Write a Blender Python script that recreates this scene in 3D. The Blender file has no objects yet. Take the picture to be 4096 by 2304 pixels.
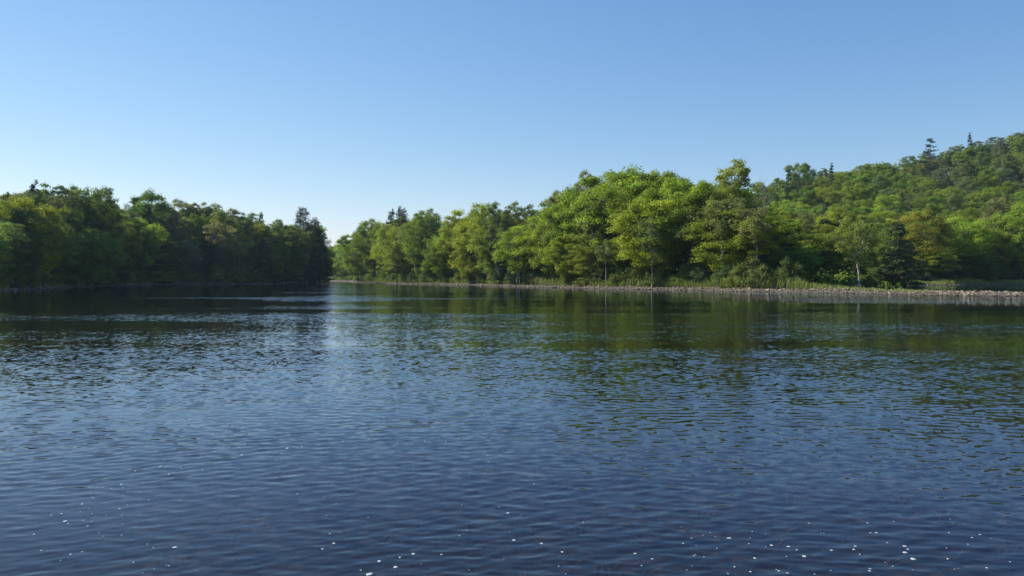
import bpy, math, random
import numpy as np
from mathutils import Vector
R = math.radians
sc = bpy.context.scene
COL = sc.collection

# ------------------------------------------------------------------ camera, sky, sun, exposure
FPX = 3185.0          # focal length in photo pixels (photo 4096 wide)
HOR = 1109.0          # horizon row
CAMH = 2.0
cam_d = bpy.data.cameras.new("camera")
cam_d.sensor_width = 36.0
cam_d.lens = 36.0 * FPX / 4096.0
cam_d.shift_y = -(1152.0 - HOR) / 4096.0
cam_d.clip_start = 0.1
cam_d.clip_end = 6000
cam = bpy.data.objects.new("camera", cam_d)
cam.location = (0, 0, CAMH)
cam.rotation_euler = (R(90), 0, 0)
COL.objects.link(cam)
sc.camera = cam

SUN_AZ, SUN_EL = -66.0, 38.0      # azimuth from the view direction (+Y), negative = left
w = bpy.data.worlds.new("World")
sc.world = w
w.use_nodes = True
nt = w.node_tree
bg = nt.nodes["Background"]
sky = nt.nodes.new("ShaderNodeTexSky")
sky.sky_type = 'NISHITA'
sky.sun_disc = False
sky.sun_elevation = R(SUN_EL)
sky.sun_rotation = R(SUN_AZ)
sky.altitude = 0
sky.air_density = 1.0
sky.dust_density = 0.0
sky.ozone_density = 3.0
# grade of the sky, channel by channel: deeper blue high up, paler low down
sep_ = nt.nodes.new("ShaderNodeSeparateColor"); com_ = nt.nodes.new("ShaderNodeCombineColor")
nt.links.new(sky.outputs[0], sep_.inputs[0])
SKY_STR = 0.1
for ch, (g_, b_) in enumerate([(1.14, 1.46), (0.88, 1.17), (0.62, 1.13)]):
    a_ = nt.nodes.new("ShaderNodeMath"); a_.operation = 'MULTIPLY'; a_.inputs[1].default_value = SKY_STR
    p_ = nt.nodes.new("ShaderNodeMath"); p_.operation = 'POWER'; p_.inputs[1].default_value = g_
    m_ = nt.nodes.new("ShaderNodeMath"); m_.operation = 'MULTIPLY'; m_.inputs[1].default_value = b_ / 1.414 / SKY_STR
    nt.links.new(sep_.outputs[ch], a_.inputs[0]); nt.links.new(a_.outputs[0], p_.inputs[0]); nt.links.new(p_.outputs[0], m_.inputs[0]); nt.links.new(m_.outputs[0], com_.inputs[ch])
nt.links.new(com_.outputs[0], bg.inputs[0])
bg.inputs[1].default_value = SKY_STR

sd = bpy.data.lights.new("sun", 'SUN')
sd.energy = 5.0
sd.angle = R(0.5)
sd.color = (1.0, 0.93, 0.80)
sun = bpy.data.objects.new("sun", sd)
sdir = Vector((math.sin(R(SUN_AZ)) * math.cos(R(SUN_EL)), math.cos(R(SUN_AZ)) * math.cos(R(SUN_EL)), math.sin(R(SUN_EL))))
sun.rotation_euler = sdir.to_track_quat('Z', 'Y').to_euler()
sun.location = (-100, 0, 120)
COL.objects.link(sun)

vs = sc.view_settings
vs.view_transform = 'Standard'
vs.look = 'None'
vs.exposure = 0.5
vs.gamma = 1.0
cy = sc.cycles
cy.max_bounces = 7
cy.diffuse_bounces = 3
cy.glossy_bounces = 3
cy.transmission_bounces = 4
cy.transparent_max_bounces = 8
cy.caustics_reflective = False
cy.caustics_refractive = False
cy.sample_clamp_indirect = 6.0
cy.use_denoising = True

# ------------------------------------------------------------------ helpers
def tag(o, label=None, cat=None, group=None, kind=None):
    if label: o["label"] = label
    if cat: o["category"] = cat
    if group: o["group"] = group
    if kind: o["kind"] = kind
    return o

def mesh_np(name, verts, faces, mat=None, smooth=False, attrs=None, mats=None, midx=None):
    """verts (n,3), faces list of arrays (k, 3|4)"""
    me = bpy.data.meshes.new(name)
    verts = np.asarray(verts, dtype=np.float32)
    fl = [np.asarray(f, dtype=np.int32) for f in (faces if isinstance(faces, list) else [faces]) if len(f)]
    nl = sum(f.size for f in fl)
    nf = sum(len(f) for f in fl)
    me.vertices.add(len(verts))
    me.vertices.foreach_set("co", verts.ravel())
    me.loops.add(nl)
    me.loops.foreach_set("vertex_index", np.concatenate([f.ravel() for f in fl]))
    me.polygons.add(nf)
    tot = np.concatenate([np.full(len(f), f.shape[1], dtype=np.int32) for f in fl])
    st = np.concatenate([[0], np.cumsum(tot)[:-1]]).astype(np.int32)
    me.polygons.foreach_set("loop_start", st)
    me.polygons.foreach_set("loop_total", tot)
    me.polygons.foreach_set("use_smooth", np.full(nf, smooth, dtype=bool))
    if attrs:
        for k, v in attrs.items():
            a = me.attributes.new(k, 'FLOAT', 'POINT')
            a.data.foreach_set("value", np.asarray(v, dtype=np.float32))
    if mat: me.materials.append(mat)
    me.update(calc_edges=True)
    return me

def obj(name, me, parent=None, loc=None):
    o = bpy.data.objects.new(name, me)
    COL.objects.link(o)
    if parent is not None: o.parent = parent
    if loc is not None: o.location = loc
    return o

class MB:
    def __init__(s): s.v = []; s.q = []; s.t = []; s.a = {}; s.n = 0
    def add(s, v, q=None, t=None, **attrs):
        v = np.asarray(v, dtype=np.float32)
        if q is not None and len(q): s.q.append(np.asarray(q, dtype=np.int32) + s.n)
        if t is not None and len(t): s.t.append(np.asarray(t, dtype=np.int32) + s.n)
        for k, a in attrs.items(): s.a.setdefault(k, []).append(np.asarray(a, dtype=np.float32))
        s.v.append(v); s.n += len(v)
    def mesh(s, name, mat, smooth=False):
        f = []
        if s.q: f.append(np.concatenate(s.q))
        if s.t: f.append(np.concatenate(s.t))
        at = {k: np.concatenate(a) for k, a in s.a.items()} if s.a else None
        return mesh_np(name, np.concatenate(s.v), f, mat, smooth, at)

def tube(mb, pts, rad, sides=6, cap=True):
    pts = np.asarray(pts, dtype=float); n = len(pts)
    rad = np.asarray(rad, dtype=float)
    d = np.gradient(pts, axis=0)
    d /= np.linalg.norm(d, axis=1, keepdims=True) + 1e-9
    ref = np.array([0.31, 0.95, 0.05])
    if abs(d.mean(0) @ ref) > 0.9: ref = np.array([1.0, 0, 0.1])
    a = np.cross(d, ref); a /= np.linalg.norm(a, axis=1, keepdims=True) + 1e-9
    b = np.cross(d, a)
    th = np.arange(sides) * 2 * np.pi / sides
    ring = a[:, None, :] * np.cos(th)[None, :, None] + b[:, None, :] * np.sin(th)[None, :, None]
    v = (pts[:, None, :] + ring * rad[:, None, None]).reshape(-1, 3)
    i = np.arange(n - 1)[:, None] * sides; j = np.arange(sides)[None, :]; j2 = (j + 1) % sides
    q = np.stack([i + j, i + j2, i + sides + j2, i + sides + j], -1).reshape(-1, 4)
    mb.add(v, q=q)

def curve_pts(p0, p1, rng, n=5, sag=0.0, wob=0.05):
    p0 = np.asarray(p0, float); p1 = np.asarray(p1, float)
    t = np.linspace(0, 1, n)[:, None]
    L = np.linalg.norm(p1 - p0)
    pts = p0 + (p1 - p0) * t
    pts[:, 2] += (np.sin(np.pi * t[:, 0])) * sag * L
    k = rng.normal(size=(n, 3)) * wob * L
    k[0] = 0; k[-1] = 0
    return pts + k

def leaves(mb, c, nrm, size, asp, tone, clump, rng, along=None):
    """rhombus leaf cards at c (n,3)"""
    n = len(c)
    nrm = nrm / (np.linalg.norm(nrm, axis=1, keepdims=True) + 1e-9)
    r = rng.normal(size=(n, 3)) if along is None else along
    t = r - nrm * np.sum(r * nrm, 1, keepdims=True)
    t /= np.linalg.norm(t, axis=1, keepdims=True) + 1e-9
    b = np.cross(nrm, t)
    s = size[:, None]
    w_ = (size * asp)[:, None]
    drop = nrm * s * 0.18
    v = np.stack([c + t * s * .5 - drop, c + b * w_ * .5, c - t * s * .5 - drop * .6, c - b * w_ * .5], 1).reshape(-1, 3)
    q = np.arange(n * 4).reshape(-1, 4)
    mb.add(v, q=q, tone=np.repeat(tone, 4), clump=np.repeat(clump, 4))

# ------------------------------------------------------------------ materials
def new_mat(name):
    m = bpy.data.materials.new(name); m.use_nodes = True
    t = m.node_tree; t.nodes.clear()
    out = t.nodes.new("ShaderNodeOutputMaterial")
    return m, t, out

def N(t, typ, **kw):
    n = t.nodes.new(typ)
    for k, v in kw.items(): setattr(n, k, v)
    return n

def ramp(t, stops):
    n = t.nodes.new("ShaderNodeValToRGB")
    e = n.color_ramp.elements
    while len(e) > 1: e.remove(e[-1])
    e[0].position = stops[0][0]; e[0].color = (*stops[0][1], 1)
    for p, c in stops[1:]:
        x = e.new(p); x.color = (*c, 1)
    return n

def leaf_mat(name, lo, mid, hi, transl=0.3, spec=0.25):
    m, t, out = new_mat(name)
    at = N(t, "ShaderNodeAttribute", attribute_name="tone")
    ac = N(t, "ShaderNodeAttribute", attribute_name="clump")
    mix = N(t, "ShaderNodeMath", operation='MULTIPLY_ADD')
    t.links.new(at.outputs["Fac"], mix.inputs[0]); mix.inputs[1].default_value = 0.55
    m2 = N(t, "ShaderNodeMath", operation='MULTIPLY'); m2.inputs[1].default_value = 0.45
    t.links.new(ac.outputs["Fac"], m2.inputs[0]); t.links.new(m2.outputs[0], mix.inputs[2])
    rp = ramp(t, [(0.0, lo), (0.5, mid), (1.0, hi)])
    t.links.new(mix.outputs[0], rp.inputs[0])
    oi = N(t, "ShaderNodeObjectInfo")
    mc = N(t, "ShaderNodeMix", data_type='RGBA', blend_type='MULTIPLY')
    mc.inputs[0].default_value = 1.0
    t.links.new(rp.outputs[0], mc.inputs[6]); t.links.new(oi.outputs["Color"], mc.inputs[7])
    p = N(t, "ShaderNodeBsdfPrincipled")
    p.inputs["Roughness"].default_value = 0.55
    p.inputs["Specular IOR Level"].default_value = spec
    t.links.new(mc.outputs[2], p.inputs["Base Color"])
    tr = N(t, "ShaderNodeBsdfTranslucent")
    yl = N(t, "ShaderNodeMix", data_type='RGBA', blend_type='MULTIPLY'); yl.inputs[0].default_value = 1.0
    yl.inputs[7].default_value = (1.5, 1.55, 0.6, 1)
    t.links.new(mc.outputs[2], yl.inputs[6]); t.links.new(yl.outputs[2], tr.inputs[0])
    ms = N(t, "ShaderNodeMixShader"); ms.inputs[0].default_value = transl
    t.links.new(p.outputs[0], ms.inputs[1]); t.links.new(tr.outputs[0], ms.inputs[2])
    t.links.new(ms.outputs[0], out.inputs[0])
    return m

M_BROAD = leaf_mat("broadleaf", (0.075, 0.12, 0.02), (0.175, 0.245, 0.034), (0.32, 0.42, 0.08), 0.42)
M_POPLAR = leaf_mat("poplar_leaf", (0.10, 0.135, 0.045), (0.17, 0.22, 0.07), (0.27, 0.32, 0.12), 0.34)
M_PINE = leaf_mat("pine_needle", (0.022, 0.045, 0.02), (0.042, 0.078, 0.034), (0.075, 0.12, 0.05), 0.15)
M_CEDAR = leaf_mat("cedar_spray", (0.035, 0.06, 0.022), (0.062, 0.10, 0.034), (0.105, 0.15, 0.05), 0.2)
M_SHRUB = leaf_mat("shrub_leaf", (0.075, 0.115, 0.03), (0.14, 0.20, 0.05), (0.24, 0.30, 0.10), 0.28)
M_GRASS = leaf_mat("grass_blade", (0.13, 0.17, 0.04), (0.21, 0.26, 0.07), (0.34, 0.36, 0.15), 0.25)
M_WEED = leaf_mat("weed_blade", (0.07, 0.05, 0.02), (0.16, 0.11, 0.035), (0.26, 0.16, 0.06), 0.2)

def bark_mat(name, c1, c2, scale, zs, spots=False):
    m, t, out = new_mat(name)
    tc = N(t, "ShaderNodeTexCoord"); mp = N(t, "ShaderNodeMapping")
    mp.inputs["Scale"].default_value = (1, 1, zs)
    t.links.new(tc.outputs["Object"], mp.inputs[0])
    nz = N(t, "ShaderNodeTexNoise"); nz.inputs["Scale"].default_value = scale; nz.inputs["Detail"].default_value = 4
    t.links.new(mp.outputs[0], nz.inputs["Vector"])
    rp = ramp(t, [(0.38, c1), (0.52 if spots else 0.65, c2)])
    t.links.new(nz.outputs[0], rp.inputs[0])
    p = N(t, "ShaderNodeBsdfPrincipled"); p.inputs["Roughness"].default_value = 0.85
    t.links.new(rp.outputs[0], p.inputs["Base Color"])
    bp = N(t, "ShaderNodeBump"); bp.inputs["Strength"].default_value = 0.5; bp.inputs["Distance"].default_value = 0.05
    t.links.new(nz.outputs[0], bp.inputs["Height"]); t.links.new(bp.outputs[0], p.inputs["Normal"])
    t.links.new(p.outputs[0], out.inputs[0])
    return m
M_BARK = bark_mat("grey_brown_bark", (0.035, 0.028, 0.022), (0.11, 0.095, 0.08), 6, 0.25)
M_BIRCH = bark_mat("white_birch_bark", (0.10, 0.09, 0.08), (0.50, 0.48, 0.45), 2.2, 2.5, True)
M_GREYBARK = bark_mat("pale_grey_bark", (0.12, 0.11, 0.10), (0.34, 0.32, 0.29), 4, 0.5)
M_DRIFT = bark_mat("driftwood", (0.16, 0.13, 0.10), (0.38, 0.33, 0.27), 5, 1)

def rock_mat():
    m, t, out = new_mat("river_rock")
    tc = N(t, "ShaderNodeTexCoord")
    nz = N(t, "ShaderNodeTexNoise"); nz.inputs["Scale"].default_value = 3.0; nz.inputs["Detail"].default_value = 6
    t.links.new(tc.outputs["Object"], nz.inputs["Vector"])
    rp = ramp(t, [(0.3, (0.10, 0.08, 0.055)), (0.5, (0.215, 0.178, 0.120)), (0.7, (0.37, 0.32, 0.23))])
    t.links.new(nz.outputs[0], rp.inputs[0])
    at = N(t, "ShaderNodeAttribute", attribute_name="tone")
    r2 = ramp(t, [(0.0, (0.45, 0.42, 0.42)), (0.6, (1, 0.95, 0.9)), (1.0, (1.35, 1.3, 1.25))])
    t.links.new(at.outputs["Fac"], r2.inputs[0])
    mc = N(t, "ShaderNodeMix", data_type='RGBA', blend_type='MULTIPLY'); mc.inputs[0].default_value = 1.0
    t.links.new(rp.outputs[0], mc.inputs[6]); t.links.new(r2.outputs[0], mc.inputs[7])
    p = N(t, "ShaderNodeBsdfPrincipled"); p.inputs["Roughness"].default_value = 0.8
    g = N(t, "ShaderNodeNewGeometry"); sp = N(t, "ShaderNodeSeparateXYZ"); t.links.new(g.outputs["Position"], sp.inputs[0])
    wt = N(t, "ShaderNodeMapRange"); wt.inputs[1].default_value = 0.05; wt.inputs[2].default_value = 0.12; wt.inputs[3].default_value = 0.42; wt.inputs[4].default_value = 1.0
    t.links.new(sp.outputs[2], wt.inputs[0])
    wm_ = N(t, "ShaderNodeVectorMath", operation='SCALE'); t.links.new(mc.outputs[2], wm_.inputs[0]); t.links.new(wt.outputs[0], wm_.inputs[3])   # wet stones at the waterline
    t.links.new(wm_.outputs[0], p.inputs["Base Color"])
    t.links.new(p.outputs[0], out.inputs[0])
    return m
M_ROCK = rock_mat()

def ground_mat():
    m, t, out = new_mat("river_ground")
    g = N(t, "ShaderNodeNewGeometry")
    sep = N(t, "ShaderNodeSeparateXYZ"); t.links.new(g.outputs["Position"], sep.inputs[0])
    # bed: dark peaty gravel with lighter stones
    n1 = N(t, "ShaderNodeTexVoronoi"); n1.inputs["Scale"].default_value = 11
    t.links.new(g.outputs["Position"], n1.inputs["Vector"])
    n2 = N(t, "ShaderNodeTexNoise"); n2.inputs["Scale"].default_value = 1.3; n2.inputs["Detail"].default_value = 5
    t.links.new(g.outputs["Position"], n2.inputs["Vector"])
    sb = N(t, "ShaderNodeSeparateColor"); t.links.new(n1.outputs["Color"], sb.inputs[0])
    ad = N(t, "ShaderNodeMath", operation='MULTIPLY'); t.links.new(sb.outputs[0], ad.inputs[0]); t.links.new(n2.outputs[0], ad.inputs[1])
    bed = ramp(t, [(0.0, (0.018, 0.013, 0.008)), (0.2, (0.032, 0.024, 0.014)), (0.42, (0.085, 0.062, 0.036)), (0.65, (0.22, 0.165, 0.10))])
    t.links.new(ad.outputs[0], bed.inputs[0])
    depth_dark = N(t, "ShaderNodeMapRange"); depth_dark.inputs[1].default_value = -0.55; depth_dark.inputs[2].default_value = -1.0; t.links.new(sep.outputs[2], depth_dark.inputs[0])  # bed colour darkens with depth, in place of light absorbed by the water
    bs = N(t, "ShaderNodeMix", data_type='RGBA'); bs.inputs[7].default_value = (0.022, 0.020, 0.014, 1)
    t.links.new(depth_dark.outputs[0], bs.inputs[0]); t.links.new(bed.outputs[0], bs.inputs[6])
    # shore gravel, ground tone darkened to suggest shade in the gaps between stones
    gr = ramp(t, [(0.1, (0.05, 0.042, 0.03)), (0.5, (0.10, 0.08, 0.057)), (0.9, (0.17, 0.145, 0.105))])
    n3 = N(t, "ShaderNodeTexNoise"); n3.inputs["Scale"].default_value = 2.5; n3.inputs["Detail"].default_value = 8; n3.inputs["Roughness"].default_value = .7
    t.links.new(g.outputs["Position"], n3.inputs["Vector"]); t.links.new(n3.outputs[0], gr.inputs[0])
    # forest floor
    fl = ramp(t, [(0.3, (0.03, 0.028, 0.012)), (0.5, (0.05, 0.06, 0.02)), (0.7, (0.085, 0.095, 0.035))])
    t.links.new(n2.outputs[0], fl.inputs[0])
    def sm(lo, hi):
        r_ = N(t, "ShaderNodeMapRange"); r_.inputs[1].default_value = lo; r_.inputs[2].default_value = hi
        ns = N(t, "ShaderNodeMath", operation='MULTIPLY_ADD'); ns.inputs[1].default_value = 0.35; 
        t.links.new(n2.outputs[0], ns.inputs[0]); t.links.new(sep.outputs[2], ns.inputs[2])
        t.links.new(ns.outputs[0], r_.inputs[0]); return r_
    a = N(t, "ShaderNodeMapRange"); a.inputs[1].default_value = -0.12; a.inputs[2].default_value = 0.03
    t.links.new(sep.outputs[2], a.inputs[0])
    b = sm(0.62, 0.85)
    m1 = N(t, "ShaderNodeMix", data_type='RGBA'); m2_ = N(t, "ShaderNodeMix", data_type='RGBA')
    t.links.new(a.outputs[0], m1.inputs[0]); t.links.new(bs.outputs[2], m1.inputs[6]); t.links.new(gr.outputs[0], m1.inputs[7])
    t.links.new(b.outputs[0], m2_.inputs[0]); t.links.new(m1.outputs[2], m2_.inputs[6]); t.links.new(fl.outputs[0], m2_.inputs[7])
    p = N(t, "ShaderNodeBsdfPrincipled"); p.inputs["Roughness"].default_value = 0.9
    t.links.new(m2_.outputs[2], p.inputs["Base Color"])
    bp = N(t, "ShaderNodeBump"); bp.inputs["Strength"].default_value = 0.6; bp.inputs["Distance"].default_value = 0.15
    t.links.new(n3.outputs[0], bp.inputs["Height"]); t.links.new(bp.outputs[0], p.inputs["Normal"])
    t.links.new(p.outputs[0], out.inputs[0])
    return m
M_GROUND = ground_mat()

def water_mat():
    """clear brown river water: Fresnel-weighted mirror over see-through, small ripples as slopes"""
    m, t, out = new_mat("river_water")
    g = N(t, "ShaderNodeNewGeometry")
    def slope(scale, sx, sy, rot, detail, rough=0.5):
        mp = N(t, "ShaderNodeMapping"); mp.inputs["Scale"].default_value = (sx, sy, 1); mp.inputs["Rotation"].default_value = (0, 0, R(rot))
        t.links.new(g.outputs["Position"], mp.inputs[0])
        nz = N(t, "ShaderNodeTexNoise"); nz.inputs["Scale"].default_value = scale; nz.inputs["Detail"].default_value = detail
        nz.inputs["Roughness"].default_value = rough
        t.links.new(mp.outputs[0], nz.inputs["Vector"])
        s = N(t, "ShaderNodeVectorMath", operation='SUBTRACT'); s.inputs[1].default_value = (0.5, 0.5, 0.5)
        t.links.new(nz.outputs["Color"], s.inputs[0])
        return s
    s1 = slope(9.0, 0.8, 1.0, 8, 3)        # decimetre ripples, crests across the view
    s2 = slope(1.4, 0.7, 1.1, -12, 2)      # longer swells
    a2 = N(t, "ShaderNodeVectorMath", operation='SCALE'); a2.inputs[3].default_value = 0.3
    t.links.new(s2.outputs[0], a2.inputs[0])
    ad = N(t, "ShaderNodeVectorMath", operation='ADD'); t.links.new(s1.outputs[0], ad.inputs[0]); t.links.new(a2.outputs[0], ad.inputs[1])
    # wind patches
    mp = N(t, "ShaderNodeMapping"); mp.inputs["Scale"].default_value = (0.2, 1.3, 1); t.links.new(g.outputs["Position"], mp.inputs[0])
    pn = N(t, "ShaderNodeTexNoise"); pn.inputs["Scale"].default_value = 0.07; pn.inputs["Detail"].default_value = 3
    t.links.new(mp.outputs[0], pn.inputs["Vector"])
    pr = N(t, "ShaderNodeMapRange"); pr.inputs[1].default_value = 0.42; pr.inputs[2].default_value = 0.60; pr.inputs[3].default_value = 0.30; pr.inputs[4].default_value = 1.5
    t.links.new(pn.outputs[0], pr.inputs[0])
    fr = N(t, "ShaderNodeAttribute", attribute_name="wind")
    am = N(t, "ShaderNodeMath", operation='MULTIPLY'); t.links.new(pr.outputs[0], am.inputs[0]); t.links.new(fr.outputs["Fac"], am.inputs[1])
    am2 = N(t, "ShaderNodeMath", operation='MULTIPLY'); am2.inputs[1].default_value = 0.20; t.links.new(am.outputs[0], am2.inputs[0])
    sc_ = N(t, "ShaderNodeVectorMath", operation='SCALE'); t.links.new(ad.outputs[0], sc_.inputs[0]); t.links.new(am2.outputs[0], sc_.inputs[3])
    fl = N(t, "ShaderNodeVectorMath", operation='MULTIPLY'); fl.inputs[1].default_value = (0.32, 1.0, 0.0); t.links.new(sc_.outputs[0], fl.inputs[0])
    nn = N(t, "ShaderNodeVectorMath", operation='ADD'); t.links.new(fl.outputs[0], nn.inputs[0]); t.links.new(g.outputs["Normal"], nn.inputs[1])
    no = N(t, "ShaderNodeVectorMath", operation='NORMALIZE'); t.links.new(nn.outputs[0], no.inputs[0])
    fz = N(t, "ShaderNodeFresnel"); fz.inputs[0].default_value = 1.333; t.links.new(no.outputs[0], fz.inputs[1])
    bf = N(t, "ShaderNodeMath", operation='SUBTRACT'); bf.inputs[0].default_value = 1.0; t.links.new(g.outputs["Backfacing"], bf.inputs[1])
    ff = N(t, "ShaderNodeMath", operation='MULTIPLY'); t.links.new(fz.outputs[0], ff.inputs[0]); t.links.new(bf.outputs[0], ff.inputs[1])   # light leaving the bed passes upward
    gl = N(t, "ShaderNodeBsdfGlossy"); gl.inputs["Roughness"].default_value = 0.03; gl.inputs["Color"].default_value = (0.78, 0.88, 1.0, 1)  # mirror tinted blue: a deeper sky reflection put into the gloss colour
    t.links.new(no.outputs[0], gl.inputs["Normal"])
    tp = N(t, "ShaderNodeBsdfTransparent"); tp.inputs[0].default_value = (0.36, 0.31, 0.27, 1)
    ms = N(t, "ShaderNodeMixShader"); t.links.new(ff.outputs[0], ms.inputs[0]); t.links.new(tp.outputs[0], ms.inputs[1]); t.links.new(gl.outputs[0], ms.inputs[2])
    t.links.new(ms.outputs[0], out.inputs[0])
    return m
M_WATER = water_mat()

def simple_mat(name, col, rough=0.6):
    m, t, out = new_mat(name)
    p = N(t, "ShaderNodeBsdfPrincipled"); p.inputs["Roughness"].default_value = rough
    nz = N(t, "ShaderNodeTexNoise"); nz.inputs["Scale"].default_value = 60
    tc = N(t, "ShaderNodeTexCoord"); t.links.new(tc.outputs["Object"], nz.inputs["Vector"])
    rp = ramp(t, [(0.3, tuple(c * 0.85 for c in col)), (0.7, col)]); t.links.new(nz.outputs[0], rp.inputs[0])
    t.links.new(rp.outputs[0], p.inputs["Base Color"]); t.links.new(p.outputs[0], out.inputs[0])
    return m
M_FOAM = simple_mat("white_foam", (0.50, 0.52, 0.52), 0.5)

# ------------------------------------------------------------------ terrain
def W(px, D): return (px - 2048.0) / FPX * D
LEFT = np.array([(-77, -30), (-70, 40), (-72, 90), (-76, 118), (-78, 130), (-89, 163), (-93, 205), (-79, 220), (-70, 245), (-66, 270), (-69, 290), (-92, 330),
                 (-150, 365), (-420, 395), (-900, 400), (-900, -30)], float)
RIGHT = np.array([(-60, 303), (-47, 268), (-33, 236), (-21, 220), (-9, 194), (0, 172), (15, 138), (28, 120), (35, 106), (41.6, 98), (46.7, 90), (49.4, 85), (52.7, 82), (64, 70), (76, 60), (80, 62),
                  (72, 78), (62, 91), (57, 101), (53, 112), (62, 140), (75, 170), (92, 196), (118, 205), (150, 211), (210, 214), (330, 222), (900, 230),
                  (900, 1500), (-900, 1500), (-900, 470), (-420, 462), (-150, 432), (-95, 402), (-70, 350), (-66, 325)], float)

def poly_sd(P, poly):
    """signed distance, + inside"""
    x = P[:, 0]; y = P[:, 1]
    best = np.full(len(P), 1e18); inside = np.zeros(len(P), bool)
    n = len(poly)
    for i in range(n):
        a = poly[i]; b = poly[(i + 1) % n]
        ab = b - a
        t = np.clip(((x - a[0]) * ab[0] + (y - a[1]) * ab[1]) / (ab @ ab), 0, 1)
        dx = x - (a[0] + t * ab[0]); dy = y - (a[1] + t * ab[1])
        best = np.minimum(best, dx * dx + dy * dy)
        c = (a[1] > y) != (b[1] > y)
        with np.errstate(divide='ignore', invalid='ignore'):
            xi = (b[0] - a[0]) * (y - a[1]) / (b[1] - a[1] + 1e-12) + a[0]
        inside ^= c & (x < xi)
    return np.where(inside, 1, -1) * np.sqrt(best)

def vnoise(x, y, s, seed):
    """smooth value noise"""
    r_ = np.random.default_rng(seed); T = r_.random((256, 256))
    u = x / s; v = y / s
    i = np.floor(u).astype(int); j = np.floor(v).astype(int)
    f = u - i; g_ = v - j; f = f * f * (3 - 2 * f); g_ = g_ * g_ * (3 - 2 * g_)
    a = T[i % 256, j % 256]; b = T[(i + 1) % 256, j % 256]; c = T[i % 256, (j + 1) % 256]; d = T[(i + 1) % 256, (j + 1) % 256]
    return (a * (1 - f) + b * f) * (1 - g_) + (c * (1 - f) + d * f) * g_

def sstep(a, b, x):
    t = np.clip((x - a) / (b - a), 0, 1); return t * t * (3 - 2 * t)

def shore_sd(P):
    jx = (vnoise(P[:, 0], P[:, 1], 7, 3) - .5) * 3.0 + (vnoise(P[:, 0], P[:, 1], 2.2, 4) - .5) * 0.9
    k = sstep(40, 70, P[:, 1])
    return np.maximum(poly_sd(P, LEFT), poly_sd(P, RIGHT)) + jx * k

def terrain(P):
    P = np.atleast_2d(np.asarray(P, float))
    x = P[:, 0]; y = P[:, 1]
    d = shore_sd(P)
    land = 0.34 * sstep(0, 2.2, d) + 0.55 * sstep(2.5, 8, d) + 0.9 * sstep(7, 40, d) + (vnoise(x, y, 4, 5) - .5) * 0.25 * sstep(.5, 3, d)
    # the gravel bar on the right stays low
    bar = sstep(38, 50, x) * (1 - sstep(108, 122, y))
    land = land * (1 - bar) + (0.17 * sstep(0, 3.0, d) + 0.06 * sstep(3, 7, d) + (vnoise(x, y, 3, 6) - .5) * 0.10 * sstep(.5, 3, d)) * bar
    # wooded hill beyond the back channel
    rx = np.interp(x, [-200, 0, 40, 82, 120, 157, 207, 257, 330, 900], [0, 0, 6, 20, 32.5, 39, 50, 61, 67, 56])
    foot = 212 + 0 * x
    u = sstep(0, 1, (y - foot) / 190.0) * 0.5 + np.clip((y - foot) / 190.0, 0, 1) * 0.5
    land = land + rx * u * sstep(0, 12, d) + (vnoise(x, y, 30, 7) - .5) * 5 * u * sstep(0, 40, rx)
    # left bank rises gently
    land = land + 5.0 * sstep(6, 70, poly_sd(P, LEFT))
    bed = -0.06 - 0.35 * sstep(0, 5, -d) - 1.2 * sstep(4, 25, -d)
    # near shore under the camera
    near = -0.02 - 0.50 * sstep(0.5, 6, y) - 0.9 * sstep(8, 30, y) + (vnoise(x, y, 1.3, 8) - .5) * .10
    near = np.where(y < 1.0, 0.10 + (1.0 - y) * 0.08, near)
    bed = np.where(y < 40, np.maximum(near, -3) * (1 - sstep(20, 40, y)) + bed * sstep(20, 40, y), bed)
    return np.where(d > 0, land, bed)
def tz(x, y): return float(terrain([[x, y]])[0])

def lines(segs):
    o = []
    for a, b, s in segs: o.append(np.arange(a, b, s))
    o.append([segs[-1][1]]); return np.concatenate(o)
gx = lines([(-2500, -900, 400), (-900, -300, 50), (-300, -130, 6), (-130, 120, 0.9), (120, 340, 4), (340, 900, 40), (900, 2500, 400)])
gy = lines([(-30, 0, 3), (0, 30, 0.5), (30, 75, 2), (75, 240, 0.8), (240, 330, 1.2), (330, 470, 4), (470, 900, 40), (900, 4000, 400)])
GX, GY = np.meshgrid(gx, gy)
P = np.stack([GX.ravel(), GY.ravel()], 1)
gv = np.column_stack([P, terrain(P)])
nx = len(gx); ny = len(gy)
ii = (np.arange(ny - 1)[:, None] * nx + np.arange(nx - 1)[None, :]).ravel()
gq = np.stack([ii, ii + 1, ii + nx + 1, ii + nx], 1)
tag(obj("ground", mesh_np("ground", gv, gq, M_GROUND, True)), kind="structure")

# ------------------------------------------------------------------ water
wr = np.random.default_rng(11)
NW = 72
lam = np.exp(wr.uniform(np.log(0.08), np.log(0.30), NW))
th = np.deg2rad(90 + wr.normal(0, 25, NW) + 6)
kx = 2 * np.pi / lam * np.cos(th); ky = 2 * np.pi / lam * np.sin(th)
ph = wr.uniform(0, 2 * np.pi, NW)
amp = 0.0028 * lam ** 1.0 * wr.uniform(.5, 1.2, NW) / math.sqrt(NW / 14)
def wave(x, y):
    z = np.zeros(np.shape(x))
    A = 0.35 + 0.8 * vnoise(x, y * 1.8, 5.0, 21) + 0.6 * vnoise(x, y * 1.5, 1.7, 22)
    for i in range(NW):
        z = z + amp[i] * (1 - sstep(lam[i] / 6, lam[i] / 2.8, 0.0034 * y)) * np.sin(kx[i] * x + ky[i] * y + ph[i])
    return z * A * (1 - sstep(40, 75, y)) * sstep(0.6, 3, y)
ys = [0.3]
while ys[-1] < 78: ys.append(ys[-1] + max(0.016, 0.0034 * ys[-1]))
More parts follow.
